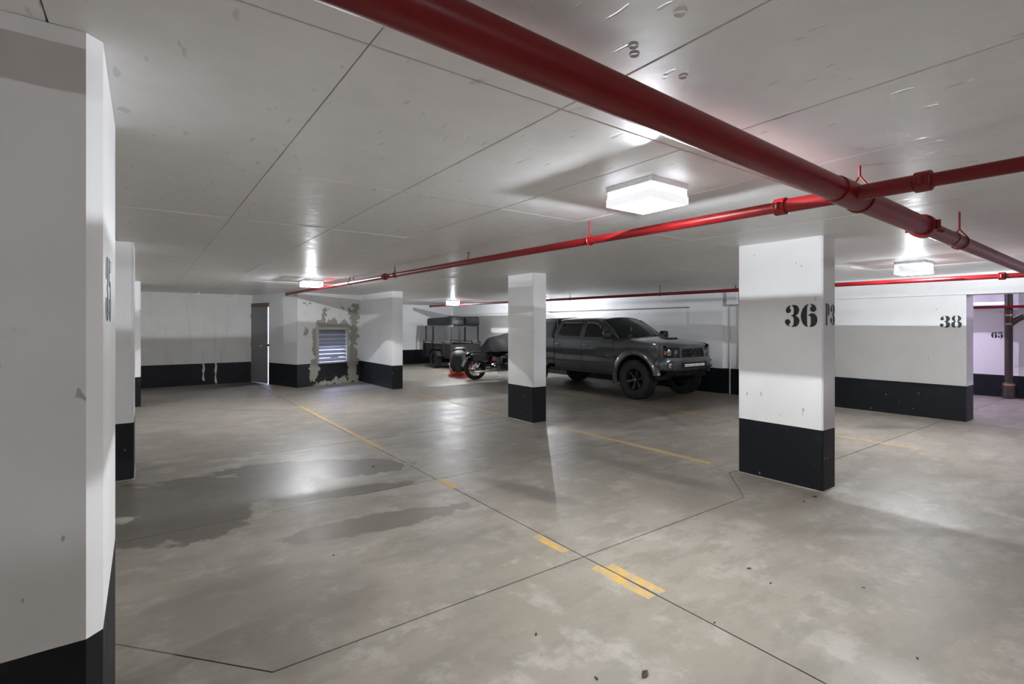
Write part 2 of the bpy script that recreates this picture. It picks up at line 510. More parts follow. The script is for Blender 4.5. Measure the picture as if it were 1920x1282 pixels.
# louver
lv = thing('louver_vent', 'grey metal louver vent set in the peeling white wall', 'vent', (A1.x, A1.y, 0), al)
m = MB(); t = .045
m.box(U0-.02,U0+t,-.035,.10,V0-.02,V1+.02); m.box(U1-t,U1+.02,-.035,.10,V0-.02,V1+.02)
m.box(U0+t,U1-t,-.035,.10,V1-t,V1+.02); m.box(U0+t,U1-t,-.035,.10,V0-.02,V0+.02)
m.build('frame', simple('louver_frame_grey', (.50,.50,.49), .5), lv, 0)
MT['slat'] = simple('louver_grey', (.26,.26,.27), .45, metal=.2)
nsl = 8; hh = (V1-t - V0 - .02)/nsl
for k in range(nsl):
    zc = V0 + .02 + hh*(k+.5)
    tilt = radians(38 if k < 4 else 62)
    hl = .062
    sm = MB().box(U0+t+.004, U1-t-.004, -.004, .004, -hl, hl).build('slat', MT['slat'], lv, 0)
    sm.location = (0, .03, zc); sm.rotation_euler = (-(pi/2 - tilt), 0, 0)
# daylight in the air shaft behind the louver and the door
dl = bpy.data.lights.new('shaft_daylight', 'AREA'); dl.energy = 150; dl.color = (.55,.62,1.); dl.size = 1.2
dlo = bpy.data.objects.new('shaft_daylight', dl); COL.objects.link(dlo); dlo.location = (3.5, 15.2, H-.08)

# ------------------------------------------------------------------ glyphs (stencil figures)
def catmull(P, n=3):
    out = []; N = len(P)
    for i in range(N):
        p0, p1, p2, p3 = [Vector(P[(i+k-1) % N]) for k in range(4)]
        sharp = False
        for k in range(n):
            t = k/n
            q = .5*((2*p1)+(p2-p0)*t+(2*p0-5*p1+4*p2-p3)*t*t+(3*p1-p0-3*p2+p3)*t**3)
            out.append((q.x, q.y))
    return out
G = {}
def norm(polys, x0, y0): return [[((a-x0)/515., 1-(b-y0)/515.) for a, b in P] for P in polys]
three_bot = [(415,910),(360,890),(310,855),(285,805),(300,760),(345,738),(390,750),(418,790),(410,830),(380,865),(395,890)]
G['3'] = (norm([[(420,425),(370,440),(320,490),(308,545),(330,590),(370,600),(415,580),(430,545),(425,510),(400,490),(405,465),(420,445)],
  [(455,420),(510,415),(570,430),(610,470),(628,530),(615,590),(580,640),(545,660),(590,685),(625,730),(635,780),(615,850),(570,900),(500,915),(445,915),(450,900),(485,870),(495,820),(495,740),(485,695),(460,675),(425,660),(470,640),(490,620),(498,560),(495,490),(480,455)],
  three_bot], 285, 402), .68)
G['6'] = (norm([[(870,405),(800,425),(735,490),(695,580),(680,670),(695,770),(740,860),(800,905),(850,912),(830,880),(825,800),(822,600),(828,480),(845,430)],
  [(895,405),(950,410),(1010,450),(1035,510),(1020,560),(975,583),(920,570),(895,525),(905,480),(930,460),(915,425)],
  [(850,665),(890,625),(940,612),(1000,630),(1045,690),(1058,760),(1040,840),(990,895),(930,915),(880,912),(900,880),(912,820),(910,740),(905,690),(880,668)]], 680, 402), .735)
e8 = [(150,0),(80,20),(30,80),(20,140),(50,210),(100,245),(40,280),(0,350),(5,420),(50,490),(150,515),(128,480),(118,420),(125,310),(152,262),(132,215),(122,140),(128,45)]
G['8'] = (norm([e8, [(345-a, b) for a, b in e8]], 0, 0), .67)
G['5'] = (norm([[(50,0),(150,28),(300,0),(285,95),(160,112),(82,100),(78,150),(75,225),(50,225),(50,110)],
  [(150,190),(220,185),(300,250),(322,340),(292,450),(205,515),(140,515),(172,480),(188,400),(188,280),(172,215)],
  [(a-285, b-402) for a, b in three_bot]], 0, 0), .64)
G['P'] = (norm([[(0,0),(30,0),(120,0),(150,0),(150,30),(146,250),(150,485),(180,515),(90,515),(0,515),(30,485),(34,250),(30,30)],
  [(172,0),(240,5),(305,60),(318,145),(292,240),(225,285),(172,285),(192,240),(200,145),(192,45)]], 0, 0), .66)
def number(text, name, parent, org, right, up, nrm, hgt, width=None, mat=None):
    """stencilled figures painted on a face; org = lower left corner"""
    adv = [G[c][1] + .06 for c in text]; tot = sum(adv) - .06
    sx = (width/hgt/tot) if width else 1.
    x = 0
    R, U, N = Vector(right), Vector(up), Vector(nrm)
    for c, ad_ in zip(text, adv):
        m = MB()
        for P in G[c][0]:
            Q = catmull(P)
            m.prism(Q, lambda a, b: Vector(org) + R*((x+a)*sx*hgt) + U*(b*hgt) + N*.0004, N*.0012)
        m.build(name, mat or MT['ink'], parent, 0)
        x += ad_

# ------------------------------------------------------------------ columns
def column(label, x0, x1, y0, y1, mat, ch=.02, mark=True):
    cx, cy = (x0+x1)/2, (y0+y1)/2
    t = thing('column', label, 'column', (cx, cy, 0), 0)
    a, b = (x1-x0)/2, (y1-y0)/2
    ring = [(-a+ch,-b),(a-ch,-b),(a,-b+ch),(a,b-ch),(a-ch,b),(-a+ch,b),(-a,b-ch),(-a,-b+ch)]
    MB().loft([[(p[0],p[1],z) for p in ring] for z in (0, H-.001)]).build('shaft', mat, t, 20)
    # mortar skirt at the foot
    k = MB(); n = 40; rings = []
    for hz, ex in ((0, .012), (.006, .006), (.009, 0)):
        r = []
        for i in range(len(ring)):
            p = Vector(ring[i]); q = Vector(ring[(i+1) % 8])
            for s_ in range(5):
                w = p.lerp(q, s_/5); d = w.normalized()
                r.append((w.x + d.x*ex*random.uniform(.6,1.4), w.y + d.y*ex*random.uniform(.6,1.4), hz))
        rings.append(r)
    k.loft(rings).build('mortar_skirt', MT['floor'], t, 0)
    return t, cx, cy
c35, cx, cy = column('near white column stencilled 35 at the left edge', -.37, -.095, 1.83, 2.66, MT['wall_near'], .035)
number('35', 'stencil_figure', c35, (-.095-cx, 1.98-cy, 1.515), (0,1,0), (0,0,1), (1,0,0), .21, .30)
column('white column standing second in the row behind the one stencilled 35', -.36, -.08, 6.16, 6.90, MT['wall'], .02)
column('white column farthest back in the left row, before the stained wall', -.35, -.05, 11.55, 12.30, MT['wall'], .02)
c36, cx, cy = column('white column stencilled 36 with black base', 4.935, 5.195, 2.03, 2.83, MT['wall'], .012)
number('36', 'stencil_figure', c36, (4.935-cx, 2.362-cy, 1.488), (0,-1,0), (0,0,1), (-1,0,0), .212, .287)
number('P3', 'stencil_letter', c36, (4.985-cx, 2.03-cy, 1.505), (1,0,0), (0,0,1), (0,-1,0), .195, .195)
column('white column with black base in front of the motorcycle and truck bed', 4.82, 5.085, 6.07, 6.74, MT['wall'], .012)
number('38', 'stencil_figure', wall_right, (10.35, 2.525, 1.468), (0,-1,0), (0,0,1), (-1,0,0), .192, .272)
wf = bpy.data.objects['wall_far']
number('65', 'stencil_figure', wf, (14.6, 2.70, 1.235), (0,-1,0), (0,0,1), (-1,0,0), .135, .185)

# ------------------------------------------------------------------ painted lines
def line(label, x, w, parts):
    t = thing('parking_line', label, 'line', (x, parts[0][0], 0), 0)
    for y0, y1, off in parts:
        n = max(2, int(abs(y1-y0)/.12)); L = []; R = []
        for i in range(n+1):
            y = y0 + (y1-y0)*i/n
            L.append((off - w/2 + random.uniform(-.006,.006), y - parts[0][0], .0012)); R.append((off + w/2 + random.uniform(-.006,.006), y - parts[0][0], .0012))
        m = MB(); vs = L + R; k = n+1
        m.add(vs, [(i, i+1, k+i+1, k+i) for i in range(n)])
        m.build('paint_patch', MT['yellow'], t, 0)
line('worn yellow parking line running from the foreground to the louver wall', 2.315, .070,
     [(1.80,2.20,.040),(1.80,2.24,-.048),(2.50,2.82,-.052),(4.08,4.42,.012),(5.85,9.9,.03)])
line('yellow parking line between the two big columns', 4.985, .09, [(3.18,5.62,0)])
line('faded yellow parking line behind the column beside the motorcycle', 4.80, .08, [(6.9,10.9,.06)])
line('yellow parking line on the floor right of the column numbered 36', 7.63, .085, [(2.06,3.6,0),(3.8,8.7,-.05)])

# ------------------------------------------------------------------ ceiling lamps
def mat_lens(name, col, e):
    M = Mat(name); nt = M.nt; out = nt.nodes['Material Output']
    tr = M.n('ShaderNodeBsdfTransparent'); em = M.n('ShaderNodeEmission'); ad_ = M.n('ShaderNodeAddShader')
    em.inputs[0].default_value = (*col, 1)
    bf = X(nt, M.n('ShaderNodeNewGeometry').outputs['Backfacing'])   # the LED board behind the lens shines down only
    M.l(bf.inv() * e, em.inputs[1])
    tr.inputs[0].default_value = (.9,.9,.9,1)
    nt.links.new(tr.outputs[0], ad_.inputs[0]); nt.links.new(em.outputs[0], ad_.inputs[1])
    nt.links.new(ad_.outputs[0], out.inputs[0])
    return M.m
def mat_clear(name):
    M = Mat(name); nt = M.nt; out = nt.nodes['Material Output']
    tr = M.n('ShaderNodeBsdfTransparent'); gl = M.n('ShaderNodeBsdfGlossy'); mx = M.n('ShaderNodeMixShader')
    gl.inputs['Roughness'].default_value = .2
    tr.inputs[0].default_value = (.93,.94,.96,1)
    mx.inputs[0].default_value = .05
    nt.links.new(tr.outputs[0], mx.inputs[1]); nt.links.new(gl.outputs[0], mx.inputs[2])
    nt.links.new(mx.outputs[0], out.inputs[0])
    return M.m
MT['clear'] = mat_clear('clear_polycarbonate')
MT['gear'] = simple('grey_gear_plate', (.16,.16,.17), .6)
Mr = Mat('glowing_white_rim'); src_, _ = Mr.pos('object'); Mr.color(Mr.mix(Mr.noise(src_, 40, 2), (.36,.36,.37), (.40,.40,.41)))
Mr.b.inputs['Emission Color'].default_value = (.95,.96,1,1); Mr.b.inputs['Emission Strength'].default_value = .40
Mr.m.cycles.emission_sampling = 'NONE'
MT['rim'] = Mr.m
def lamp(label, x, y, col=(.955,.98,1.), power=1., rim=(.0758,.119), group='square ceiling light fixtures'):
    t = thing('ceiling_light', label, 'light fixture', (x, y, H - .10), 0, group)
    zc = .10; s_ = .165
    m = MB(); m.cbox(-s_, s_, -s_, s_, zc-.0323, zc-.0008, .0015); m.build('tray', MT['white_metal'], t, 20)
    m = MB(); q = s_ - .006; w = .002
    for a0, a1, b0, b1 in ((-q,q,-q,-q+w),(-q,q,q-w,q),(-q,-q+w,-q+w,q-w),(q-w,q,-q+w,q-w)): m.box(a0,a1,b0,b1,zc-rim[0]-.0005,zc-.0323)
    m.build('clear_band', MT['clear'], t, 0)
    m = MB(); w = .012
    for a0, a1, b0, b1 in ((-s_,s_,-s_,-s_+w),(-s_,s_,s_-w,s_),(-s_,-s_+w,-s_+w,s_-w),(s_-w,s_,-s_+w,s_-w)): m.box(a0,a1,b0,b1,zc-rim[1],zc-rim[0])
    m.build('rim', MT['rim'], t, 0)
    MB().box(-s_+.012, s_-.012, -s_+.012, s_-.012, zc-.0335, zc-.0323).build('gear_plate', MT['gear'], t, 0)
    key = 'lens_%.2f_%.2f' % (col[2], power)
    if key not in MT: MT[key] = mat_lens('glowing_prismatic_lens', col, LENS_E*power)
    r = s_ - w
    me = bpy.data.meshes.new('lens'); zl = zc-rim[1]+.0045; me.from_pydata([(-r,-r,zl),(r,-r,zl),(r,r,zl),(-r,r,zl)], [], [(3,2,1,0)]); me.materials.append(MT[key])
    link('lens', me, t)
    L = bpy.data.lights.new('led', 'POINT'); L.energy = LAMP_W*power; L.color = col; L.shadow_soft_size = .002
    lo = bpy.data.objects.new('led', L); COL.objects.link(lo); lo.parent = t; lo.location = (0,0,zc-.0445)
    return t
lamp('large bright square ceiling light nearest the middle of the picture', 2.37, 1.92)
lamp('square ceiling light in front of the louver wall', 2.42, 9.42)
lamp('square ceiling light above the black trailer', 8.05, 14.3, rim=(.1156,.156))
lamp('square ceiling light right of the column numbered 36', 7.95, 2.2, rim=(.1156,.156))
lamp('square ceiling light above the truck, behind the middle column', 9.0, 11.0, power=.75, rim=(.1156,.156))
lamp('square ceiling light of the aisle behind the viewpoint', 2.4, -5.4, power=.7)
lamp('square ceiling light of the aisle left of the near column', -3.2, 1.9)
lamp('square ceiling light of the left rear stalls', -3.2, 9.4)
lamp('square ceiling light of the left aisle behind the viewpoint', -3.2, -5.4, power=.7)
lamp('square ceiling light of the far room beyond the opening', 12.7, 4.6, (.80,.72,1.), 1.2)
lamp('square ceiling light of the far room right of the opening', 12.7, -1.2, (.80,.72,1.), 1.2)

# ------------------------------------------------------------------ sprinkler pipes
def coupling(parent, p, d, r, mat=None):
    """grooved coupling: two half shells, bolt lugs on the sides"""
    d = Vector(d).normalized(); p = Vector(p)
    m = MB().tube([p-d*.035, p-d*.03, p-d*.028, p+d*.028, p+d*.03, p+d*.035], [r*1.08, r*1.3, r*1.38, r*1.38, r*1.3, r*1.08], 20)
    side = d.cross(Vector((0,0,1))).normalized()
    for s_ in (-1, 1):
        c = p + side*s_*r*1.45
        m.tube([c - Vector((0,0,r*.55)), c + Vector((0,0,r*.55))], r*.28, 8)
    m.build('coupling', mat or MT['red'], parent)
def hanger(parent, p, r, mat, top=H):
    """threaded rod and pear-shaped ring"""
    p = Vector(p)
    MB().tube([(p.x,p.y,p.z+r*1.9),(p.x,p.y,top)], .006, 8).build('hanger_rod', mat, parent)
    ring = [(cos(a)*(r+.005), sin(a)*(r+.005)) for a in [radians(q) for q in range(-235, 56, 15)]]
    return p, ring
def pear(parent, p, d, r, mat):
    d = Vector(d).normalized(); s_ = d.cross(Vector((0,0,1))).normalized(); p = Vector(p)
    pts = [p + Vector((0,0,r*2.0))]
    for q in range(40, -221, -20): pts.append(p + s_*cos(radians(q))*(r+.006) + Vector((0,0,sin(radians(q))*(r+.006))))
    pts.append(p + Vector((0,0,r*2.0)))
    MB().tube(pts, .005, 6).build('hanger_ring', mat, parent)

def zm(x): return 2.222 - .0265*max(0, x-.0) if x < 4.2 else 2.111 - .022*(x-4.2)
net = thing('sprinkler_pipework', 'red sprinkler pipework hung under the ceiling, a thick main with two thin branches', 'pipework', (2.8, 1.04, 2.2))
def sub(name, loc, label, pts, r, n):
    o = MB().tube(pts, r, n).build(name, MT['red'], net)
    o.location = Vector(loc) - Vector((2.8, 1.04, 2.2)); o['label'] = label
    return o
def mp(x): return (x, 0, zm(x)-2.2)
main = sub('main_pipe', (0, 1.04, 2.2), 'thick red main pipe', [mp(-6.3), mp(.5), mp(3.9)], .057, 24)
MB().tube([mp(3.9), mp(4.2), mp(8.9)], .046, 20).build('reduced_pipe', MT['red'], main)
MB().tube([mp(2.66), mp(2.66), mp(3.0), mp(3.0)], [.057,.063,.063,.057], 24).build('tee_body', MT['red'], main)
coupling(main, mp(3.92), (1,0,-.026), .052); 
MB().tube([mp(4.52), mp(4.58)], [.05,.05], 20).build('sleeve', MT['red'], main)
for x, r_ in ((2.95, .060), (4.72, .046)): pear(main, mp(x), (1,0,0), r_, MT['red']); hanger(main, mp(x), r_, MT['red'], H-2.2)
MB().tube([(3.98,-.05,zm(3.9)-2.2-.02),(4.02,-.075,zm(3.9)-2.2-.03)], .012, 8).build('drain_plug', MT['red'], main)

def z1(y): return 2.133 + .0095*y
def bp1(y): return (-.03*(y>3)*min(1,(y-3)/6), y, z1(y)-2.2)
b1 = sub('branch_pipe', (2.80, 0, 2.2), 'red branch pipe running towards the louver wall', [bp1(-4.0), bp1(1.04), bp1(3), bp1(6), bp1(9), bp1(12.95)], .030, 18)
MB().tube([bp1(.76), bp1(1.04), bp1(1.36)], [.037,.037,.037], 18).build('tee_arm', MT['red'], b1)
for y in (.74, 1.36, 6.9): coupling(b1, bp1(y), (0,1,0), .033)
MB().tube([bp1(12.9), bp1(12.98)], .040, 16).build('end_cap', MT['red'], b1)
for y in (2.82, 6.55, 8.4): pear(b1, bp1(y), (0,1,0), .030, MT['red']); hanger(b1, bp1(y), .030, MT['red'] if y < 5 else MT['dark_metal'], H-2.2)
def sprinkler(parent, p):
    p = Vector(p)
    MB().tube([p, p+Vector((0,0,.055))], .012, 10).build('nipple', MT['red'], parent)
    h_ = MB().tube([p+Vector((0,0,.055)), p+Vector((0,0,.075))], .010, 8)
    for s_ in (-1,1): h_.tube([p+Vector((0,s_*.008,.07)), p+Vector((0,s_*.013,.085)), p+Vector((0,0,.100))], .003, 6)
    h_.lathe([(.0,.102),(.018,.100),(.019,.097),(.0,.098)], p, 'z', 12)
    h_.build('sprinkler_head', MT['dark_metal'], parent)
sprinkler(b1, bp1(4.62)); sprinkler(b1, bp1(8.25))
def bp2(y): return (0, y, 2.088 + .0068*y - 2.15)
b2 = sub('branch_pipe', (8.37, 0, 2.15), 'thin red branch pipe above the truck and the trailer', [bp2(-4), bp2(6), bp2(16.5)], .030, 16)
for y in (1.45, .65): coupling(b2, bp2(y), (0,1,0), .033)
MB().tube([bp2(16.45), bp2(16.53)], .040, 14).build('end_cap', MT['red'], b2)
for y in (6.45, 9.1, 14.0): pear(b2, bp2(y), (0,1,0), .030, MT['dark_metal']); hanger(b2, bp2(y), .030, MT['dark_metal'], H-2.15)
sprinkler(b2, bp2(4.85))

# ------------------------------------------------------------------ far room fittings
MT['iron'] = simple('dark_brown_cast_iron', (.035,.022,.017), .5, var=.25)
MT['copper'] = simple('rusty_band', (.42,.22,.12), .45, metal=.4)
rs = thing('drain_riser', 'dark brown vertical drain pipe with rusty bands beyond the opening', 'pipe', (14.42, 2.40, 0))
MB().tube([(0,0,.0),(0,0,H-.01)], .065, 18).build('pipe', MT['iron'], rs)
MB().lathe([(.07,0),(.10,.01),(.10,.25),(.085,.32),(.066,.34)], (0,0,0), 'z', 20).build('hub', MT['iron'], rs)
for z in (.06, .27, 1.52, 1.70): MB().lathe([(.070,0),(.096 if z < .4 else .074,.0),(.096 if z < .4 else .074,.035),(.070,.035)], (0,0,z), 'z', 18).build('band', MT['copper'], rs)
MB().tube([(0,0,1.50),(0,-.12,1.62),(-.05,-.5,1.86),(-.05,-1.4,1.92)], .055, 14).build('branch_arm', MT['iron'], rs)
MB().tube([(-.02,-.24,1.70),(-.03,-.28,1.725)], .062, 14).build('band', MT['copper'], rs)
rp = thing('sprinkler_pipe', 'red pipe under the ceiling of the far room', 'pipe', (14.25, 0, 1.885))
MB().tube([(0,-6,0),(0,7,0)], .030, 14).build('pipe', MT['red'], rp)
for y in (-1.5, 3.4): MB().tube([(0,y,.03),(0,y,H-1.885)], .006, 6).build('hanger_rod', MT['red'], rp)
sl = thing('strip_light', 'white strip light on the far wall above the figure 65', 'light fixture', (14.6, 2.78, 1.93))
MB().box(-.07, -.0, -.33, .33, -.01, .08).build('body', MT['white_metal'], sl, 0)
MT['tube'] = None
Mx = Mat('strip_tube'); Mx.color((.9,.9,1)); Mx.b.inputs['Emission Color'].default_value = (.8,.78,1,1); Mx.b.inputs['Emission Strength'].default_value = 1.2
MB().tube([(-.09,-.31,.05),(-.09,.31,.05)], .014, 10).build('tube', Mx.m, sl)
for z in (.078, -.01): MB().box(-.10, -.07, -.33, .33, z, z+.006).build('reflector', MT['grey_metal'], sl, 0)

# wall fittings by the truck
jb = thing('junction_box', 'white box high on the wall behind the column numbered 36', 'box', (10.44, 6.08, 1.96))
MB().cbox(-.16, .0, -.16, .09, 0, .27, .006).build('body', MT['white_metal'], jb, 20)
MB().box(-.17, .0, -.17, .10, -.02, .0).build('base_plate', MT['grey_metal'], jb, 0)
cd = MB().tube([(0,0,.0),(0,0,1.94)], .016, 10).build('conduit', simple('off_white_conduit', (.62,.61,.58), .5), None)
cd.location = (10.42, 6.17, 0); tag(cd, 'off white vertical conduit on the wall right of the truck', 'conduit')
lp = MB().tube([(0,-2.55,0),(0,2.55,0)], .016, 10)
lpo = lp.build('wall_conduit', MT['grey_metal'], None); lpo.location = (10.40, 9.71, 1.935); tag(lpo, 'grey horizontal conduit under the ledge of the wall behind the truck', 'conduit')
for x, y, sd in ((1.05, 14.4, 'left'), (1.85, 14.35, 'right')):
    cl = thing('ceiling_clip', 'small white ceiling clip before the stained wall, the %s of two' % sd, 'clip', (x, y, H-.06), 0, 'clips on the ceiling by the stained wall')
    MB().cbox(-.05,.05,-.02,.02,.0,.02,.004).build('bar', MT['white_metal'], cl); MB().tube([(.03,0,.01),(.03,0,.06)], .012, 8).build('stem', MT['white_metal'], cl)

# floor debris
WHERE = ('largest, at the bottom edge of the picture', 'left of the largest scrap at the bottom edge', 'beside the right floor glare',
  'farthest right of the middle floor', 'first one right of the doubled yellow patches', 'below the doubled yellow patches', 'left of the joint near the bottom middle',
  'in the bottom right corner', 'among the damp patches by the long yellow line', 'before the foot of column 36, left one', 'before the foot of column 36, right one', 'below the brown damp strip on the left')
dm = simple('dry_leaf_brown', (.035,.026,.018), .8, var=.3)
for k, (x, y, s_, a_) in enumerate(((1.741,1.419,.030,.4),(1.554,1.527,.012,1.2),(2.946,1.491,.012,.3),(3.33,1.153,.010,2),(3.021,1.661,.016,2.6),(2.327,1.46,.010,.1),(1.538,1.915,.012,1.),(2.815,.766,.012,.4),(1.97,5.21,.02,.5),(4.55,2.02,.018,.2),(4.75,2.02,.025,2.9),(1.0,3.35,.012,1.9))):
    m = MB(); n = 9
    P = [(cos(2*pi*i/n)*s_*random.uniform(.7,1.2), sin(2*pi*i/n)*s_*.45*random.uniform(.6,1.3)) for i in range(n)]
    m.prism(P, lambda u, v: (u, v, .001 + .25*abs(v) + random.uniform(0,.002)), (0,0,.0015))
    o = m.build('debris_scrap', dm, None, 0); o.location = (x, y, 0); o.rotation_euler = (0,0,a_)
    tag(o, 'small dark debris scrap on the floor, ' + WHERE[k], 'debris', 'dark scraps scattered on the floor')

# ------------------------------------------------------------------ pickup truck
def mat_car():
    M = Mat('truck_metallic_grey'); src, _ = M.pos('object'); f = M.noise(src, 400, 1); d = M.noise(src, 3, 3)
    M.color(M.mix(f, (.045,.050,.056), (.082,.089,.098)))
    M.b.inputs['Metallic'].default_value = .45
    M.rough((d - .5) * .04 + .28)
    M.b.inputs['Coat Weight'].default_value = 1.; M.b.inputs['Coat Roughness'].default_value = .06
    return M.m
MT['car'] = mat_car()
MT['car_glass'] = glass_mat('tinted_glass', (.012,.014,.015), .82)
MT['shield'] = glass_mat('windshield_glass', (.02,.024,.024), .45)
MT['clear_lens'] = glass_mat('headlamp_lens', (.05,.05,.055), .18)
MT['amber'] = simple('amber_lens', (.75,.20,.02), .2)
MT['pale'] = simple('white_plastic', (.75,.75,.74), .4)
MT['seat'] = simple('dark_seat_cloth', (.03,.03,.032), .9)
MT['under'] = simple('underbody_black', (.008,.008,.008), .9)

def interp(T, q):
    if q <= T[0][0]: return T[0][1]
    for (a, va), (b, vb) in zip(T, T[1:]):
        if q <= b: return va + (vb-va)*(q-a)/(b-a)
    return T[-1][1]
WP = [(.40,.80),(.47,.85),(.55,.885),(.70,.912),(.755,.915),(.785,.895),(.95,.912),(1.08,.912),(1.17,.900),(1.22,.880)]
def wz(z): return interp(WP, z)
TR = .40            # tyre radius
AX = (-.09, -3.45)    # axle positions
AR = .485           # arch radius
def arch(x, base):
    z = base
    for a in AX:
        q = AR*AR - (x-a)**2
        if q > 0: z = max(z, .43 + sqrt(q))
    return z
truck = thing('pickup_truck', 'dark grey lifted pickup truck parked along the wall', 'truck', (8.915, 6.75, 0), -pi/2)
truck.scale = (1, .92, 1)
T = truck
def side_panel(name, x0, x1, base, ztop, parent, nu=22, nv=9, mat=None):
    out = []
    for s_ in (-1, 1):
        def f(u, v):
            x = x0 + (x1-x0)*u; zt = ztop(x) if callable(ztop) else ztop; zb = arch(x, base)
            z = zb + (zt-zb)*v
            return (x, s_*wz(z), z)
        out.append(MB().slab(f, nu, nv, (0, -s_*.03, 0)).build(name, mat or MT['car'], parent))
    return out
# doors
for nm, a, b in (('front_door', -.685, -1.655), ('rear_door', -1.665, -2.60)):
    for s_, d in zip((-1, 1), side_panel(nm, a, b, .50, 1.225, T, 12, 10)):
        hx = b + .14
        yh = s_*wz(1.07)
        MB().box(hx-.07, hx+.07, min(yh, yh+s_*.012), max(yh, yh+s_*.012), 1.035, 1.075).build('handle_recess', MT['black_plastic'], d, 0)
        MB().tube([(hx-.075,yh+s_*.01,1.06),(hx-.05,yh+s_*.035,1.06),(hx+.05,yh+s_*.035,1.06),(hx+.075,yh+s_*.01,1.06)], .013, 8).build('door_handle', MT['chrome'], d)
        if nm == 'front_door':
            y = s_*(wz(.86)+.001)
            MB().box(-.93, -.80, min(y,y+s_*.002), max(y,y+s_*.002), .845, .865).build('side_badge', MT['chrome'], d, 0)
# bed sides and tailgate
side_panel('bed_side', -2.625, -4.32, .58, 1.20, T, 30, 8)
MB().slab(lambda u, v: (-4.32, (u-.5)*1.80, .62 + .58*v), 4, 4, (.03,0,0)).build('tailgate', MT['car'], T)
MB().box(-4.30, -2.64, -.86, .86, .72, .76).build('bed_floor', MT['under'], T, 0)
MB().cbox(-4.47, -4.30, -.86, .86, .50, .64, .02).build('rear_bumper', MT['black_plastic'], T)
# canopy over the bed
MT['cap'] = simple('canopy_blue_grey', (.075,.082,.092), .35, coat=.4)
cap = MB(); rings = []
for x, k in ((-2.74,.97),(-2.78,1),(-4.22,1),(-4.30,.98)):
    rings.append([(x,-.87*k,1.20),(x,-.86*k,1.26),(x,-.74*k,1.60),(x,-.62*k,1.68),(x,0,1.71),(x,.62*k,1.68),(x,.74*k,1.60),(x,.86*k,1.26),(x,.87*k,1.20)])
cp = cap.loft(rings).build('canopy', MT['cap'], T, 25)
for s_ in (-1, 1):
    def f(u, v): return (-2.95-1.1*u, s_*(.845-.30*(.10+.24*v)+.008), 1.30+.24*v)
    MB().slab(f, 2, 1, (0, s_*.004, 0)).build('canopy_window', MT['car_glass'], cp)
# front plan outline (x, y) from the door to the nose
PL = [(-.675,.912),(-.3,.912),(0,.910),(.3,.902),(.48,.885),(.62,.850),(.73,.785),(.81,.70),(.865,.58),(.895,.44),(.91,.25),(.915,0)]
def plan(t):                       # t 0..1 along the outline -> x, y and outward normal
    q = t*(len(PL)-1); i = min(int(q), len(PL)-2); f = q-i
    x = PL[i][0]*(1-f)+PL[i+1][0]*f; y = PL[i][1]*(1-f)+PL[i+1][1]*f
    j = max(i-1, 0); k = min(i+2, len(PL)-1)
    dx, dy = PL[k][0]-PL[j][0], PL[k][1]-PL[j][1]; L = sqrt(dx*dx+dy*dy)
    return x, y, -dy/L, dx/L
def hood_z(x): return interp([(-.7,1.225),(-.3,1.205),(.1,1.175),(.5,1.125),(.8,1.085),(.92,1.06)], x)
N = len(PL)-1
for s_ in (-1, 1):
    def f(u, v):
        t = u*5.2/N; x, y, nx, ny = plan(t)
        zb = arch(x, .50) if x < .42 else max(.86, 0)
        if x < .42 and x > .0: zb = max(zb, interp([(.3,.5),(.42,.86)], x))
        zt = hood_z(x)
        if v > .9:                      # fender shoulder rolls inwards
            k = (v-.9)/.1
            return (x, s_*(wz(zt) - .06*k - (.912-y)), zt + .012*k)
        z = zb + (zt-zb)*v/.9
        return (x, s_*(wz(z) - (.912-y)), z)
    MB().slab(f, 30, 10, (0, -s_*.02, 0)).build('fender', MT['car'], T)
# hood
def hw(x): return interp([(-.7,.80),(.3,.785),(.5,.76),(.65,.70),(.8,.58),(.9,.44)], x)
def hoodf(u, v):
    k = (v-.5)*2
    xr = -.30 - .32*abs(k)**2.2; xf = .885 - .20*abs(k)**2.4
    x = xr + (xf-xr)*u; y = k*hw(x)
    c = 1 - abs(k)**2.5
    z = hood_z(x) + .012 + .055*c*interp([(-.3,1),(.5,.9),(.9,.35)], x)
    if u > .93: z -= .03*(u-.93)/.07
    return (x, y, z)
hood = MB().slab(hoodf, 20, 20, (0,0,-.02)).build('hood', MT['car'], T)
sc_ = MB()
sc_.loft([[(-.22,-.16,1.235),(-.22,.16,1.235),(-.22,.15,1.238),(-.22,-.15,1.238)],[(.06,-.20,1.20),(.06,.20,1.20),(.06,.17,1.262),(.06,-.17,1.262)],[(.20,-.21,1.18),(.20,.21,1.18),(.20,.17,1.256),(.20,-.17,1.256)]])
scp = sc_.build('hood_scoop', MT['car'], hood, 40)
MB().box(.196, .206, -.165, .165, 1.205, 1.246).build('scoop_mouth', MT['black_plastic'], hood, 0)
# cowl
MB().slab(lambda u, v: (-.28-.10*u-.33*abs((v-.5)*2)**2.2, (v-.5)*2*.80, 1.215+.05*(1-abs((v-.5)*2)**2)), 2, 14, (0,0,-.03)).build('cowl', MT['black_plastic'], T)
for y0 in (-.55, .05): MB().tube([(-.34,y0,1.285),(-.40,y0+.5,1.30)], .008, 6).build('wiper', MT['black_plastic'], T)
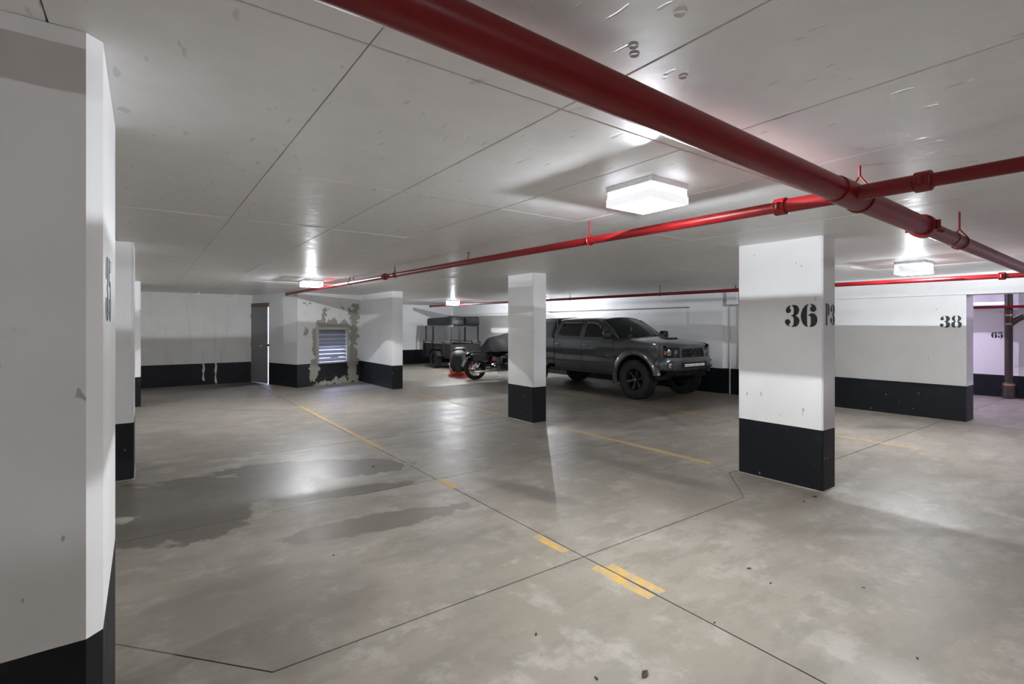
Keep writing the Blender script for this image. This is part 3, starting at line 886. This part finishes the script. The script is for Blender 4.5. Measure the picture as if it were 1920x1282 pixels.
# headlamps
for s_ in (-1, 1):
    def f(u, v):
        t = (5.2 + (8.9-5.2)*u)/N; x, y, nx, ny = plan(t)
        z = .865 + (hood_z(x)-.02-.865)*v
        return (x - .01, s_*y, z)
    hl = MB().slab(lambda u, v: Vector(f(u, v)) - Vector((.035, 0, 0)), 10, 5, (-.03,0,0)).build('headlamp_bowl', MT['black_gloss'], T)
    MB().slab(f, 10, 5, (-.004,0,0)).build('headlamp_lens', MT['clear_lens'], hl)
    for t, zc_, r, mt in ((6.75, .97, .062, 'chrome'), (8.2, .965, .042, 'chrome'), (5.75, .965, .040, 'amber')):
        x, y, nx, ny = plan(t/N); n_ = Vector((nx, s_*ny, 0)).normalized(); c = Vector((x-.012, s_*y, zc_)) - n_*.02
        MB().tube([c-n_*.02, c+n_*.004, c+n_*.012], [r, r, r*.6], 16).build('lamp_bulb', MT[mt], hl)
# grille
gs = MB().holed([[(-.46,.845),(.46,.845),(.47,.90),(.43,1.075),(-.43,1.075),(-.47,.90)],[(-.40,.875),(.40,.875),(.41,.91),(.375,1.04),(-.375,1.04),(-.41,.91)]], lambda a, b: (.955-.14*(a*a)-.18*(b-.85), a, b), (-.09,0,0))
grl = gs.build('grille', MT['car'], T, 30)
MB().box(.80, .845, -.40, .40, .87, 1.045).build('grille_back', MT['under'], grl, 0)
for z in (.905, .955, 1.005):
    MB().slab(lambda u, v: (.925-.14*((u-.5)*.78)**2-.18*(z-.85), (u-.5)*.78, z-.009+.018*v), 8, 1, (-.05,0,0)).build('grille_bar', MT['black_plastic'], grl, 0)
em = MB().lathe([(r_*1.0, a_) for r_, a_ in ((.062,0),(.070,.006),(.078,.006),(.083,0),(.076,-.006),(.062,0))], (.925,0,.955), 'x', 20)
em.lathe([(.030,.0),(.034,.006),(.038,.0),(.034,-.004),(.030,.0)], (.928,0,.965), 'x', 16)
em.build('emblem', MT['black_gloss'], grl)
# front bumper
def bump_f(u, v):
    k = u*2-1; s_ = -1 if k < 0 else 1
    t = (1-abs(k))*(N-3.9)/N + 3.9/N
    x, y, nx, ny = plan(t)
    z = .60 + .27*v
    o = .045*sin(pi*min(1, v*1.05))**.6 + .035*(1-abs(k))
    if v < .15: o -= .05*(.15-v)/.15
    return (x + nx*o, s_*(y + ny*o), z)
bmp = MB().slab(bump_f, 40, 12, lambda u, v: (-.05, 0, 0)).build('front_bumper', MT['car'], T)
MB().box(.925, 1.002, -.44, .44, .665, .775).build('bumper_opening', MT['under'], bmp, 0)
lb = MB().cbox(1.0, 1.018, -.36, .36, .692, .745, .005).build('light_bar', MT['pale'], bmp, 20)
for k in range(12): MB().lathe([(.0,.002),(.015,.002),(.018,-.001)], (1.018,-.33+.06*k,.7185), 'x', 10).build('led_reflector', MT['chrome'], lb)
for s_ in (-1, 1):
    x, y, nx, ny = plan(7.0/N); n_ = Vector((nx, s_*ny, 0)).normalized(); c = Vector((x, s_*y, .725)) + n_*.045
    fb = MB().tube([c-n_*.05, c+n_*.012, c+n_*.014], [.088,.086,.078], 20).build('fog_lamp_bezel', MT['black_plastic'], bmp)
    c2 = c + n_*.012 + Vector((-.02, s_*.028, .0))*.6
    MB().tube([c2, c2+n_*.012, c2+n_*.02], [.052,.05,.03], 16).build('fog_lamp', MT['clear_lens'] if False else MT['chrome'], fb)
MB().slab(lambda u, v: (.86-.35*v-.12*abs(u-.5)*2, (u-.5)*1.45, .60-.12*v), 6, 3, (-.02,0,-.02)).build('skid_plate', MT['under'], T)
# wheel-arch flares and liners
for a in AX:
    for s_ in (-1, 1):
        prof = [(AR-.012,.905),(AR-.010,.945),(AR+.015,.958),(AR+.06,.952),(AR+.11,.935),(AR+.135,.908),(AR+.135,.88)]
        rings = []
        for k in range(25):
            th = radians(10 + 186*k/24)
            rings.append([(a + r*cos(th), s_*yy_, .43 + r*sin(th)) for r, yy_ in prof])
        MB().loft(rings, closed=False, caps=False).build('wheel_flare', MT['car'], T)
        MB().slab(lambda u, v: (a + (AR+.005)*cos(pi*u), s_*(.45+.45*v), .43 + (AR+.005)*sin(pi*u)), 16, 1, lambda u, v: (.02*cos(pi*u),0,.02*sin(pi*u))).build('wheel_well', MT['under'], T)
for s_ in (-1, 1): MB().cbox(-2.85, -.56, s_*.80-.06, s_*.80+.06, .43, .51, .02).build('rocker_panel', MT['black_plastic'], T)
# chassis
ch = MB(); ch.box(-4.25,.55,-.42,.42,.50,.62); ch.box(-2.6,-.5,-.80,.80,.50,.56); ch.build('chassis', MT['under'], T, 0)
for a in AX:
    MB().tube([(a,-.75,.42),(a,.75,.42)], .05, 10).build('axle', MT['under'], T)
# cab: side frames with window openings
def ys_(z): return interp([(1.20,.882),(1.26,.872),(1.62,.700),(1.66,.66)], z)
outer = [(-.60,1.215),(-2.635,1.215),(-2.66,1.30),(-2.62,1.50),(-2.55,1.62),(-2.40,1.645),(-1.60,1.65),(-1.30,1.635),(-1.16,1.60)]
w1 = [(-.92,1.245),(-1.60,1.250),(-1.60,1.575),(-1.38,1.570),(-1.26,1.545),(-1.14,1.46)]
w2 = [(-1.75,1.250),(-2.42,1.265),(-2.50,1.30),(-2.47,1.45),(-2.40,1.56),(-2.34,1.575),(-1.75,1.58)]
for s_ in (-1, 1):
    MB().holed([outer, w1, w2], lambda a, b: (a, s_*ys_(b), b), (0, -s_*.04, 0)).build('cab_frame', MT['car'], T, 20)
    for W in (w1, w2):
        MB().prism(W, lambda a, b: (a, s_*(ys_(b)-.014), b), (0, -s_*.006, 0)).build('side_window', MT['car_glass'], T, 0)
    for pts in ([(-1.12,1.47),(-1.24,1.555),(-1.38,1.585),(-1.61,1.59)], [(-1.75,1.59),(-2.35,1.585),(-2.44,1.53)]):
        m = MB(); P3 = [Vector((a, s_*(ys_(b)+.012), b)) for a, b in pts]
        rings = [[p + Vector((0,0,.012)), p + Vector((0,s_*.016,-.004)), p + Vector((0,s_*.014,-.040)), p + Vector((0,-s_*.004,-.036))] for p in P3]
        m.loft(rings).build('rain_visor', MT['black_gloss'], T, 0)
# roof
def zr(x, k): return 1.645 + .058*(1-k*k) + .02*sin(pi*(x+2.62)/1.5) - .012
def rooff(u, v):
    k = (v-.5)*2; x = (-1.13-.06*k*k) + (-2.62+1.13+.06*k*k)*u
    return (x, k*.685, zr(x, k) - .035*max(0, abs(k)-.85)/.15)
MB().slab(rooff, 14, 14, (0,0,-.025)).build('roof', MT['car'], T)
# windshield, A-pillars, rear window
def wsf(u, v):
    k = (v-.5)*2
    b = Vector((-.36-.27*abs(k)**2.2, k*.79, 1.24+.04*(1-k*k))); t_ = Vector((-1.12-.06*k*k, k*.645, zr(-1.15, k)-.01))
    p = b.lerp(t_, u); p.x += .03*sin(pi*u)*(1); p.z += .02*sin(pi*u)
    return p
MB().slab(wsf, 10, 14, (-.004,0,-.006)).build('windshield', MT['shield'], T)
for s_ in (-1, 1):
    def f(u, v):
        p = wsf(u, .5 + s_*.5); q = Vector((-.60-.56*u, s_*ys_(1.215+.385*u), 1.215+.385*u + .015))
        return p.lerp(q, v) + Vector((0, 0, .012))
    MB().slab(f, 10, 3, (0, -s_*.02, -.02)).build('windshield_pillar', MT['car'], T)
MB().slab(lambda u, v: (-2.635-.0*v, (u-.5)*1.55, 1.20+.42*v), 6, 3, (.03,0,0)).build('cab_back', MT['car'], T)
MB().box(-2.66, -2.636, -.55, .55, 1.27, 1.55).build('rear_window', MT['car_glass'], T, 0)
# interior
MB().box(-2.6, -.55, -.82, .82, .56, .64).build('cab_floor', MT['under'], T, 0)
MB().slab(lambda u, v: (-.45-.35*u-.2*abs(v-.5), (v-.5)*1.56, 1.215-.05*u), 3, 8, (0,0,-.3)).build('dashboard', MT['seat'], T)
for x in (-1.45, -2.35):
    for y in (-.38, .38):
        MB().cbox(x-.10, x+.08, y-.26, y+.26, .75, 1.36, .05).build('seat_back', MT['seat'], T); MB().cbox(x-.06, x+.05, y-.13, y+.13, 1.38, 1.55, .04).build('headrest', MT['seat'], T)
        MB().cbox(x-.02, x+.48, y-.26, y+.26, .66, .86, .05).build('seat_cushion', MT['seat'], T)
tg = MB().cbox(-.91, -.905, -.03, .03, 1.37, 1.47, .002).build('mirror_tag', MT['pale'], T, 0)
MB().cbox(-.96, -.92, -.12, .12, 1.50, 1.56, .01).build('rear_view_mirror', MT['black_plastic'], T)
for y, z, r in ((-.44,1.235,.035),(-.36,1.26,.03)): MB().lathe([(.0,-r),(r*.8,-r*.6),(r,0),(r*.7,r*.7),(.0,r)], (-.62,y,z+.03), 'z', 10).build('dashboard_toy', MT['pale'], T)
MB().tube([(-1.05,.36,1.16),(-.75,.36,1.10)], .02, 8).build('steering_column', MT['seat'], T)
MB().lathe([(.17,0),(.185,.012),(.2,0),(.185,-.012),(.17,0)], (-1.02,.36,1.15), 'x', 20).build('steering_wheel', MT['seat'], T)
# mirrors
for s_ in (-1, 1):
    mm = MB(); yc = s_*1.03; rings = []
    for x, k in ((-.66,.55),(-.68,.85),(-.72,1),(-.78,1.0),(-.79,.95)):
        rings.append([(x, yc + k*a_*.105, 1.30 + k*b_*.082) for a_, b_ in ((-1,-.6),(-.75,-1),(.75,-1),(1,-.6),(1,.6),(.75,1),(-.75,1),(-1,.6))])
    mo = mm.loft(rings).build('mirror_housing', MT['black_plastic'], T, 40)
    MB().box(-.797, -.79, yc-.085, yc+.085, 1.24, 1.36).build('mirror_glass', MT['chrome'], mo, 0)
    MB().tube([(-.74, s_*.87, 1.25),(-.73, s_*.95, 1.27)], .025, 8).build('mirror_arm', MT['black_plastic'], mo)
# wheels
def wheel(a, s_):
    wp = MB().tube([(a, s_*.70, TR),(a, s_*.72, TR)], .1, 8).build('wheel_hub', MT['under'], T)
    y0 = s_*.825; hwid = .135
    prof = [(.22,-.115),(.235,-.128),(.30,-.140),(.36,-.133),(.385,-.115),(.393,-.06),(.395,0),(.393,.06),(.385,.115),(.36,.133),(.30,.140),(.235,.128),(.22,.115)]
    ty = MB().lathe(prof, (a, y0, TR+.003), 'y', 48)
    for k in range(32):
        th = 2*pi*k/32
        for sgn, ph in ((-1,0),(1,.5)):
            t2 = th + ph*2*pi/32
            c_, sn = cos(t2), sin(t2); tx, tz = -sn, c_
            for yl, yh_, rl, rh in ((.055,.128,.375,.402),(.122,.139,.345,.388),(.008,.048,.385,.402)):
                q = []
                for r_ in (rl, rh):
                    for yy_ in (yl*sgn, yh_*sgn):
                        for d in (-.024, .024):
                            q.append((a + r_*c_ + tx*d, y0 + yy_, TR + .003 + r_*sn + tz*d))
                ty.add(q, [(0,1,3,2),(4,6,7,5),(0,4,5,1),(2,3,7,6),(0,2,6,4),(1,5,7,3)])
    ty.build('tyre', MT['rubber'], wp, 30)
    rim = MB().lathe([(.225,.125*s_),(.232,.118*s_),(.222,.10*s_),(.20,.06*s_),(.19,-.05*s_),(.10,-.06*s_),(.0,-.06*s_)], (a, y0, TR+.003), 'y', 32)
    rim.build('rim', MT['black_plastic'], wp, 40)
    for k in range(6):
        th = 2*pi*k/6 + .25; d = Vector((cos(th),0,sin(th))); t_ = Vector((-sin(th),0,cos(th))); c = Vector((a, y0, TR+.003))
        rings = []
        for r_, wd, dep in ((.04,.030,.062),(.12,.026,.072),(.205,.040,.098)):
            p = c + d*r_; yv = Vector((0, s_*dep, 0))
            rings.append([p - t_*wd + yv*.2, p - t_*wd*.8 + yv, p + t_*wd*.8 + yv, p + t_*wd + yv*.2])
        MB().loft(rings).build('spoke', MT['black_plastic'], wp, 30)
    MB().lathe([(.0,.085*s_),(.040,.083*s_),(.046,.072*s_),(.046,.04*s_)], (a, y0, TR+.003), 'y', 18).build('hub_cap', MT['black_gloss'], wp)
    MB().prism([(-.018,.012),(0,.022),(.020,.010),(.012,-.004),(.020,-.018),(-.004,-.012),(-.018,-.020),(-.010,-.002)], lambda u, v: (a+u, y0 + .086*s_, TR+.003+v), (0, .002*s_, 0)).build('cap_emblem', MT['chrome'], wp, 0)
# draw the nose in: short front overhang
for o in list(truck.children_recursive):
    if o.name.split('.')[0] in ('wheel_flare', 'wheel_well', 'axle', 'chassis'): continue
    done = o.data.vertices
    for v_ in done:
        if v_.co.x > .42: v_.co.x = .42 + (v_.co.x - .42)*.52
for a in AX:
    for s_ in (-1, 1): wheel(a, s_)

# ------------------------------------------------------------------ trailer with rack
MT['tarp'] = simple('black_tarpaulin', (.020,.021,.023), .6, var=.15, scale=6)
MT['tr_panel'] = simple('trailer_dark_panel', (.018,.017,.015), .6, var=.3)
tr = thing('utility_trailer', 'black utility trailer with a tall rack in the back corner', 'trailer', (8.5, 17.28, 0), -pi/2)
Lx, Wy = 2.1, 1.14
MB().box(0, Lx, 0, .03, .36, .86).build('side_panel', MT['tr_panel'], tr, 0)
MB().box(0, Lx, Wy-.03, Wy, .36, .86).build('side_panel', MT['tr_panel'], tr, 0)
MB().box(Lx-.03, Lx, .03, Wy-.03, .36, .86).build('front_panel', MT['tr_panel'], tr, 0)
MB().box(0, Lx, .03, Wy-.03, .36, .40).build('deck', MT['tr_panel'], tr, 0)
MB().box(Lx, Lx+.008, .06, .46, .50, .84).build('hatch_panel', MT['dark_metal'], tr, 0)
for y in (-.015, Wy+.015):
    MB().tube([(0,y,.94),(Lx,y,.94)], .018, 8).build('rail', MT['grey_metal'], tr)
    for x in (.02, .69, 1.55, 2.08):
        MB().box(x-.02, x+.02, y-.02, y+.02, .36, .96).build('stake', MT['dark_metal'], tr, 0)
for x, y in ((.69,.02),(2.07,.02),(2.07,.33),(2.07,1.08),(.12,.02),(.12,1.12),(1.1,1.12)):
        MB().box(x-.022, x+.022, y-.022, y+.022, .90, 1.50).build('rack_post', MT['dark_metal'], tr, 0)
for y in (.02, Wy-.02): MB().box(.12, Lx, y-.02, y+.02, 1.47, 1.51).build('rack_rail', MT['grey_metal'], tr, 0)
for x in (.14, .6, 1.05, 1.5, 2.07): MB().box(x-.02, x+.02, .0, Wy, 1.475, 1.505).build('rack_slat', MT['dark_metal'], tr, 0)
tg_ = MB(); tg_.tube([(-.02,0,.95),(-.17,0,.42)], .014, 8); tg_.tube([(-.02,Wy,.95),(-.17,Wy,.42)], .014, 8); tg_.tube([(-.17,0,.42),(-.17,Wy,.42)], .02, 8); tg_.tube([(-.17,0,.42),(0,0,.40)], .014, 8)
tg_.build('ramp_gate', MT['dark_metal'], tr)
for y, s_ in ((-.10,-1),(Wy+.10,1)):
    wl = MB().lathe([(.17,-.085),(.22,-.10),(.29,-.095),(.315,-.07),(.322,0),(.315,.07),(.29,.095),(.22,.10),(.17,.085)], (1.14,y,.322), 'y', 30).build('tyre', MT['rubber'], tr)
    MB().lathe([(.175,.05*s_),(.12,.03*s_),(.06,.05*s_),(.0,.05*s_)], (1.14,y,.322), 'y', 20).build('rim', MT['dark_metal'], wl)
    MB().slab(lambda u, v: (1.18+.40*cos(pi*(1-.62*u)-1.0*0), y-.12+.24*v, .36+.34*sin(pi*(1-.62*u))), 10, 1, (0,0,.012)).build('mudguard', MT['dark_metal'], tr)
    MB().box(1.42, 1.62, y-.12, y+.12, .44, .456).build('mudguard_step', MT['dark_metal'], tr, 0)
MB().tube([(1.14,-.05,.322),(1.14,Wy+.05,.322)], .03, 8).build('axle', MT['under'], tr)
MB().tube([(Lx,Wy/2,.38),(Lx+.25,Wy/2,.38)], .03, 8).build('tongue', MT['dark_metal'], tr)
def bundle(label, x0, x1, y0, y1, seed, hump):
    rnd = random.Random(seed); hx, hy = (x1-x0)/2, (y1-y0)/2
    ph = [rnd.uniform(0, 6) for _ in range(4)]
    rings = []
    for z, k in ((0,.97),(.02,1.),(.10,1.01),(.20,1.0),(.25,.99),(.275,.93),(.29,.5)):
        r = []
        for i in range(48):
            th = 2*pi*i/48; c_, s_ = cos(th), sin(th)
            sx = (abs(c_)**.35)*(1 if c_ > 0 else -1); sy = (abs(s_)**.35)*(1 if s_ > 0 else -1)
            wv = 1 + .012*sin(9*th+ph[0]) + .008*sin(17*th+ph[1])
            top = max(0, z-.18)/.12
            r.append((hx*sx*k*wv, hy*sy*k*wv, z + top*(.015*sin(3*th+ph[2]) + .035*hump*sx)))
        rings.append(r)
    o = MB().loft(rings).build('tarpaulin_bundle', MT['tarp'], None, 50)
    o.location = (8.5+(y0+y1)/2, 17.28-(x0+x1)/2, 1.511); o.rotation_euler = (0,0,-pi/2)
    return tag(o, label, 'tarp', 'tarp covered bundles on the trailer rack')
bundle('long black tarp bundle on the trailer rack, along its left edge', .15, 2.14, -.03, .56, 3, 1)
bundle('black tarp bundle on the trailer rack, along its right edge', .15, 2.14, .585, 1.17, 11, .4)

# ------------------------------------------------------------------ motorcycle
MT['bike_black'] = simple('motorcycle_black', (.006,.007,.008), .12, coat=.8)
MT['engine'] = simple('engine_alloy', (.22,.22,.23), .35, metal=.9, var=.25)
MT['leather'] = simple('black_leather', (.012,.012,.012), .55)
bk = thing('motorcycle', 'black chrome-trimmed motorcycle half covered by a black sheet', 'motorcycle', (7.42, 11.93, 0), radians(-14))
B = bk
def bike_wheel(x, r, wd):
    p = [(r-.10,-wd*.8),(r-.07,-wd),(r-.03,-wd*.9),(r-.006,-wd*.5),(r,0),(r-.006,wd*.5),(r-.03,wd*.9),(r-.07,wd),(r-.10,wd*.8),(r-.105,0),(r-.10,-wd*.8)]
    ty = MB().lathe(p, (x,0,r), 'y', 40).build('tyre', MT['rubber'], B)
    MB().lathe([(r-.10,-.045),(r-.115,-.045),(r-.125,0),(r-.115,.045),(r-.10,.045)], (x,0,r), 'y', 36).build('rim', MT['black_gloss'], ty)
    MB().lathe([(.0,-.07),(.05,-.07),(.06,-.05),(.06,.05),(.05,.07),(.0,.07)], (x,0,r), 'y', 18).build('hub', MT['chrome'], ty)
    for k in range(9):
        th = 2*pi*k/9
        MB().tube([(x+.05*cos(th),.0,r+.05*sin(th)),(x+(r-.115)*cos(th),0,r+(r-.115)*sin(th))], .012, 6).build('spoke', MT['chrome'], ty)
    MB().lathe([(.075,-.075),(.13,-.075),(.13,-.080),(.075,-.080),(.075,-.075)], (x,0,r), 'y', 28).build('brake_disc', MT['chrome'], ty)
    for k in range(8):
        th = 2*pi*k/8 + .2
        MB().tube([(x+.10*cos(th),-.079,r+.10*sin(th)),(x+.10*cos(th),-.084,r+.10*sin(th))], .014, 8).build('disc_hole', MT['under'], ty)
bike_wheel(0, .31, .075); bike_wheel(1.62, .31, .06)
MB().slab(lambda u, v: ((.365)*cos(radians(175-150*u)), (v-.5)*.22, .33+.365*sin(radians(175-150*u))), 16, 4, lambda u, v: (-.012*cos(radians(175-150*u)),0,-.012*sin(radians(175-150*u)))).build('rear_fender', MT['bike_black'], B)
for s_ in (-1, 1):
    MB().cbox(-.20, .30, s_*.22-.09, s_*.22+.09, .50, .74, .04).build('saddlebag', MT['bike_black'], B, 40)
    MB().tube([(-.12, s_*.24, .24),(.05, s_*.24, .25),(.60, s_*.22, .27),(.85, s_*.16, .30)], [.034,.037,.034,.025], 14).build('exhaust_pipe', MT['chrome'], B)
    MB().tube([(0, s_*.11, .31),(.30, s_*.12, .40),(.55, s_*.12, .36)], .025, 8).build('swingarm', MT['black_gloss'], B)
    MB().tube([(.02, s_*.13, .34),(.16, s_*.13, .60)], .028, 10).build('shock', MT['chrome'], B)
    MB().tube([(1.62, s_*.10, .31),(1.38, s_*.10, .92)], .027, 10).build('fork', MT['chrome'], B)
fr_ = MB(); fr_.tube([(.1,0,.62),(.5,0,.58),(.95,0,.74),(1.30,0,.88)], .03, 8); fr_.tube([(1.30,0,.86),(1.12,0,.30),(.50,0,.24),(.42,0,.56)], .028, 8)
fr_.build('frame', MT['black_gloss'], B)
en = MB().cbox(.48, .98, -.15, .15, .22, .44, .04).build('engine', MT['engine'], B, 30)
for ang in (-24, 24):
    cl = MB()
    for k in range(7):
        q = .02 + .032*k; dx, dz = sin(radians(ang)), cos(radians(ang)); c = Vector((.74 + dx*.05, 0, .42)) + Vector((dx, 0, dz))*q
        cl.lathe([(.0,-.01),(.085,-.01),(.085,.01),(.0,.01)], c, 'z', 14)
    cl.build('cylinder', MT['engine'], en, 30)
MB().lathe([(.0,-.06),(.08,-.06),(.085,-.03),(.085,.0)], (.55,-.16,.33), 'y', 18).build('cover_plate', MT['chrome'], en)
MB().lathe([(.0,-.05),(.07,-.05),(.075,-.02),(.075,.0)], (.80,-.16,.52), 'y', 18).build('air_cleaner', MT['chrome'], en)
MB().box(.44, .56, -.19, -.175, .53, .64).build('red_white_sticker', simple('pale_red_sticker', (.62,.20,.20), .5, var=.4, scale=40), B, 0)
MB().cbox(.26, .43, -.16, .16, .50, .62, .02).build('battery_box', MT['bike_black'], B)
seat = MB(); rings = []
for x, w_, z0, z1 in ((-.15,.06,.72,.76),(-.05,.13,.70,.80),(.15,.15,.68,.80),(.30,.16,.64,.74),(.50,.17,.63,.73),(.66,.10,.66,.78),(.72,.05,.70,.78)):
    rings.append([(x,-w_,z0+.02),(x,-w_,z1-.03),(x,-w_*.6,z1),(x,w_*.6,z1),(x,w_,z1-.03),(x,w_,z0+.02),(x,w_*.5,z0),(x,-w_*.5,z0)])
seat.loft(rings).build('seat', MT['leather'], B, 40)
tk = MB(); rings = []
for x, w_, z0, z1 in ((.66,.05,.70,.76),(.74,.12,.68,.84),(.92,.16,.68,.90),(1.10,.14,.72,.91),(1.22,.08,.80,.90)):
    rings.append([(x,-w_,z0+.04),(x,-w_*.9,z1-.05),(x,-w_*.4,z1),(x,w_*.4,z1),(x,w_*.9,z1-.05),(x,w_,z0+.04),(x,w_*.5,z0),(x,-w_*.5,z0)])
tk.loft(rings).build('fuel_tank', MT['bike_black'], B, 40)
MB().tube([(1.18,-.36,1.02),(1.30,-.20,1.08),(1.36,0,1.0),(1.30,.20,1.08),(1.18,.36,1.02)], .014, 8).build('handlebar', MT['chrome'], B)
MB().lathe([(.0,.12),(.06,.11),(.09,.06),(.09,-.02),(.05,-.06),(.0,-.06)], (1.46,0,.84), 'x', 18).build('headlight', MT['chrome'], B)
MB().slab(lambda u, v: (1.62+.345*cos(radians(150-110*u)), (v-.5)*.15, .31+.345*sin(radians(150-110*u))), 12, 3, (0,0,.01)).build('front_fender', MT['bike_black'], B)
MB().tube([(.62,-.15,.22),(.66,-.26,.10),(.70,-.30,.02)], .010, 6).build('kick_stand', MT['chrome'], B)
# sheet draped from the handlebar over tank and seat
def sheet(u, v):
    x = .02 + 1.42*u; k = (v-.5)*2
    ridge = interp([(0,.80),(.06,.83),(.24,1.14),(.38,1.19),(.5,1.24),(.8,1.32),(1,1.24)], u)
    halfw = interp([(0,.14),(.3,.26),(.6,.36),(.8,.42),(1,.40)], u)
    drop = interp([(0,.05),(.24,.34),(.5,.46),(.8,.50),(1,.50)], u)
    z = ridge - drop*abs(k)**1.7 + .010*sin(23*u+3*k) + .008*sin(9*k+5*u)
    return (x, k*halfw, z)
sh = MB().slab(sheet, 30, 20, (0,0,-.006)).build('motorcycle_sheet', MT['tarp'], None, 60)
sh.location = (7.42, 11.93, 0); sh.rotation_euler = (0,0,radians(-14))
tag(sh, 'black sheet draped over the motorcycle seat and handlebar', 'cover')
# low red and black scooter-like vehicle behind the motorcycle
MT['red_cloth'] = simple('bright_red_fairing', (.80,.022,.012), .35, var=.08)
rv = thing('covered_motorcycle', 'motorcycle with black cover and bright red lower skirt behind the chrome one', 'motorcycle', (7.62, 13.16, 0), radians(56))
rv.scale = (1, .84, 1)
def body(rows, nm, mat, parent):
    rings = []
    for z, x0, x1, hy in rows:
        r = []
        for i in range(32):
            th = 2*pi*i/32; c_, s_ = cos(th), sin(th)
            sx = (abs(c_)**.55)*(1 if c_ > 0 else -1); sy = (abs(s_)**.55)*(1 if s_ > 0 else -1)
            wv = 1 + .015*sin(7*th + 9*z)
            r.append(((x0+x1)/2 + (x1-x0)/2*sx*wv, hy*sy*wv, z))
        rings.append(r)
    return MB().loft(rings).build(nm, mat, parent, 50)
body([(.10,-.16,1.5,.27),(.20,-.24,1.55,.33),(.45,-.27,1.55,.36),(.60,-.22,1.5,.33),(.70,-.12,1.4,.27),(.76,.05,1.2,.15)], 'cover', MT['tarp'], rv)
cu = body([(.70,.10,.62,.22),(.76,.08,.66,.24),(.82,.12,.62,.21),(.84,.20,.55,.14)], 'quilted_seat', MT['leather'], rv)
# red skirt: a notched band round the foot of the cover, open at the back
m = MB(); top = []; bot = []; n = 40
for i in range(n+1):
    th = 2*pi*i/n; c_, s_ = cos(th), sin(th)
    sx = (abs(c_)**.55)*(1 if c_ > 0 else -1); sy = (abs(s_)**.55)*(1 if s_ > 0 else -1)
    up = .34 if abs(s_) > .62 else (.24 if abs(s_) > .45 else .13)
    if c_ > .5: up = .30
    bot.append(Vector((.65 + .88*sx, .345*sy, .015))); top.append(Vector((.645 + .935*sx, .385*sy, up)))
vs = bot + top; k = n+1
m.add(vs, [(i, i+1, k+i+1, k+i) for i in range(n)])
m.build('red_skirt', MT['red_cloth'], rv, 40)
MB().tube([t_ + Vector((0,0,.004)) for t_ in top], .009, 6).build('pale_piping', MT['pale'], rv)
MB().box(-.30, -.262, -.10, .10, .12, .62).build('strap_panel', MT['leather'], rv, 0)
for y in (-.20, -.10): MB().cbox(-.02, .10, y-.30, y-.26, .60, .66, .01).build('buckle', MT['chrome'], rv)
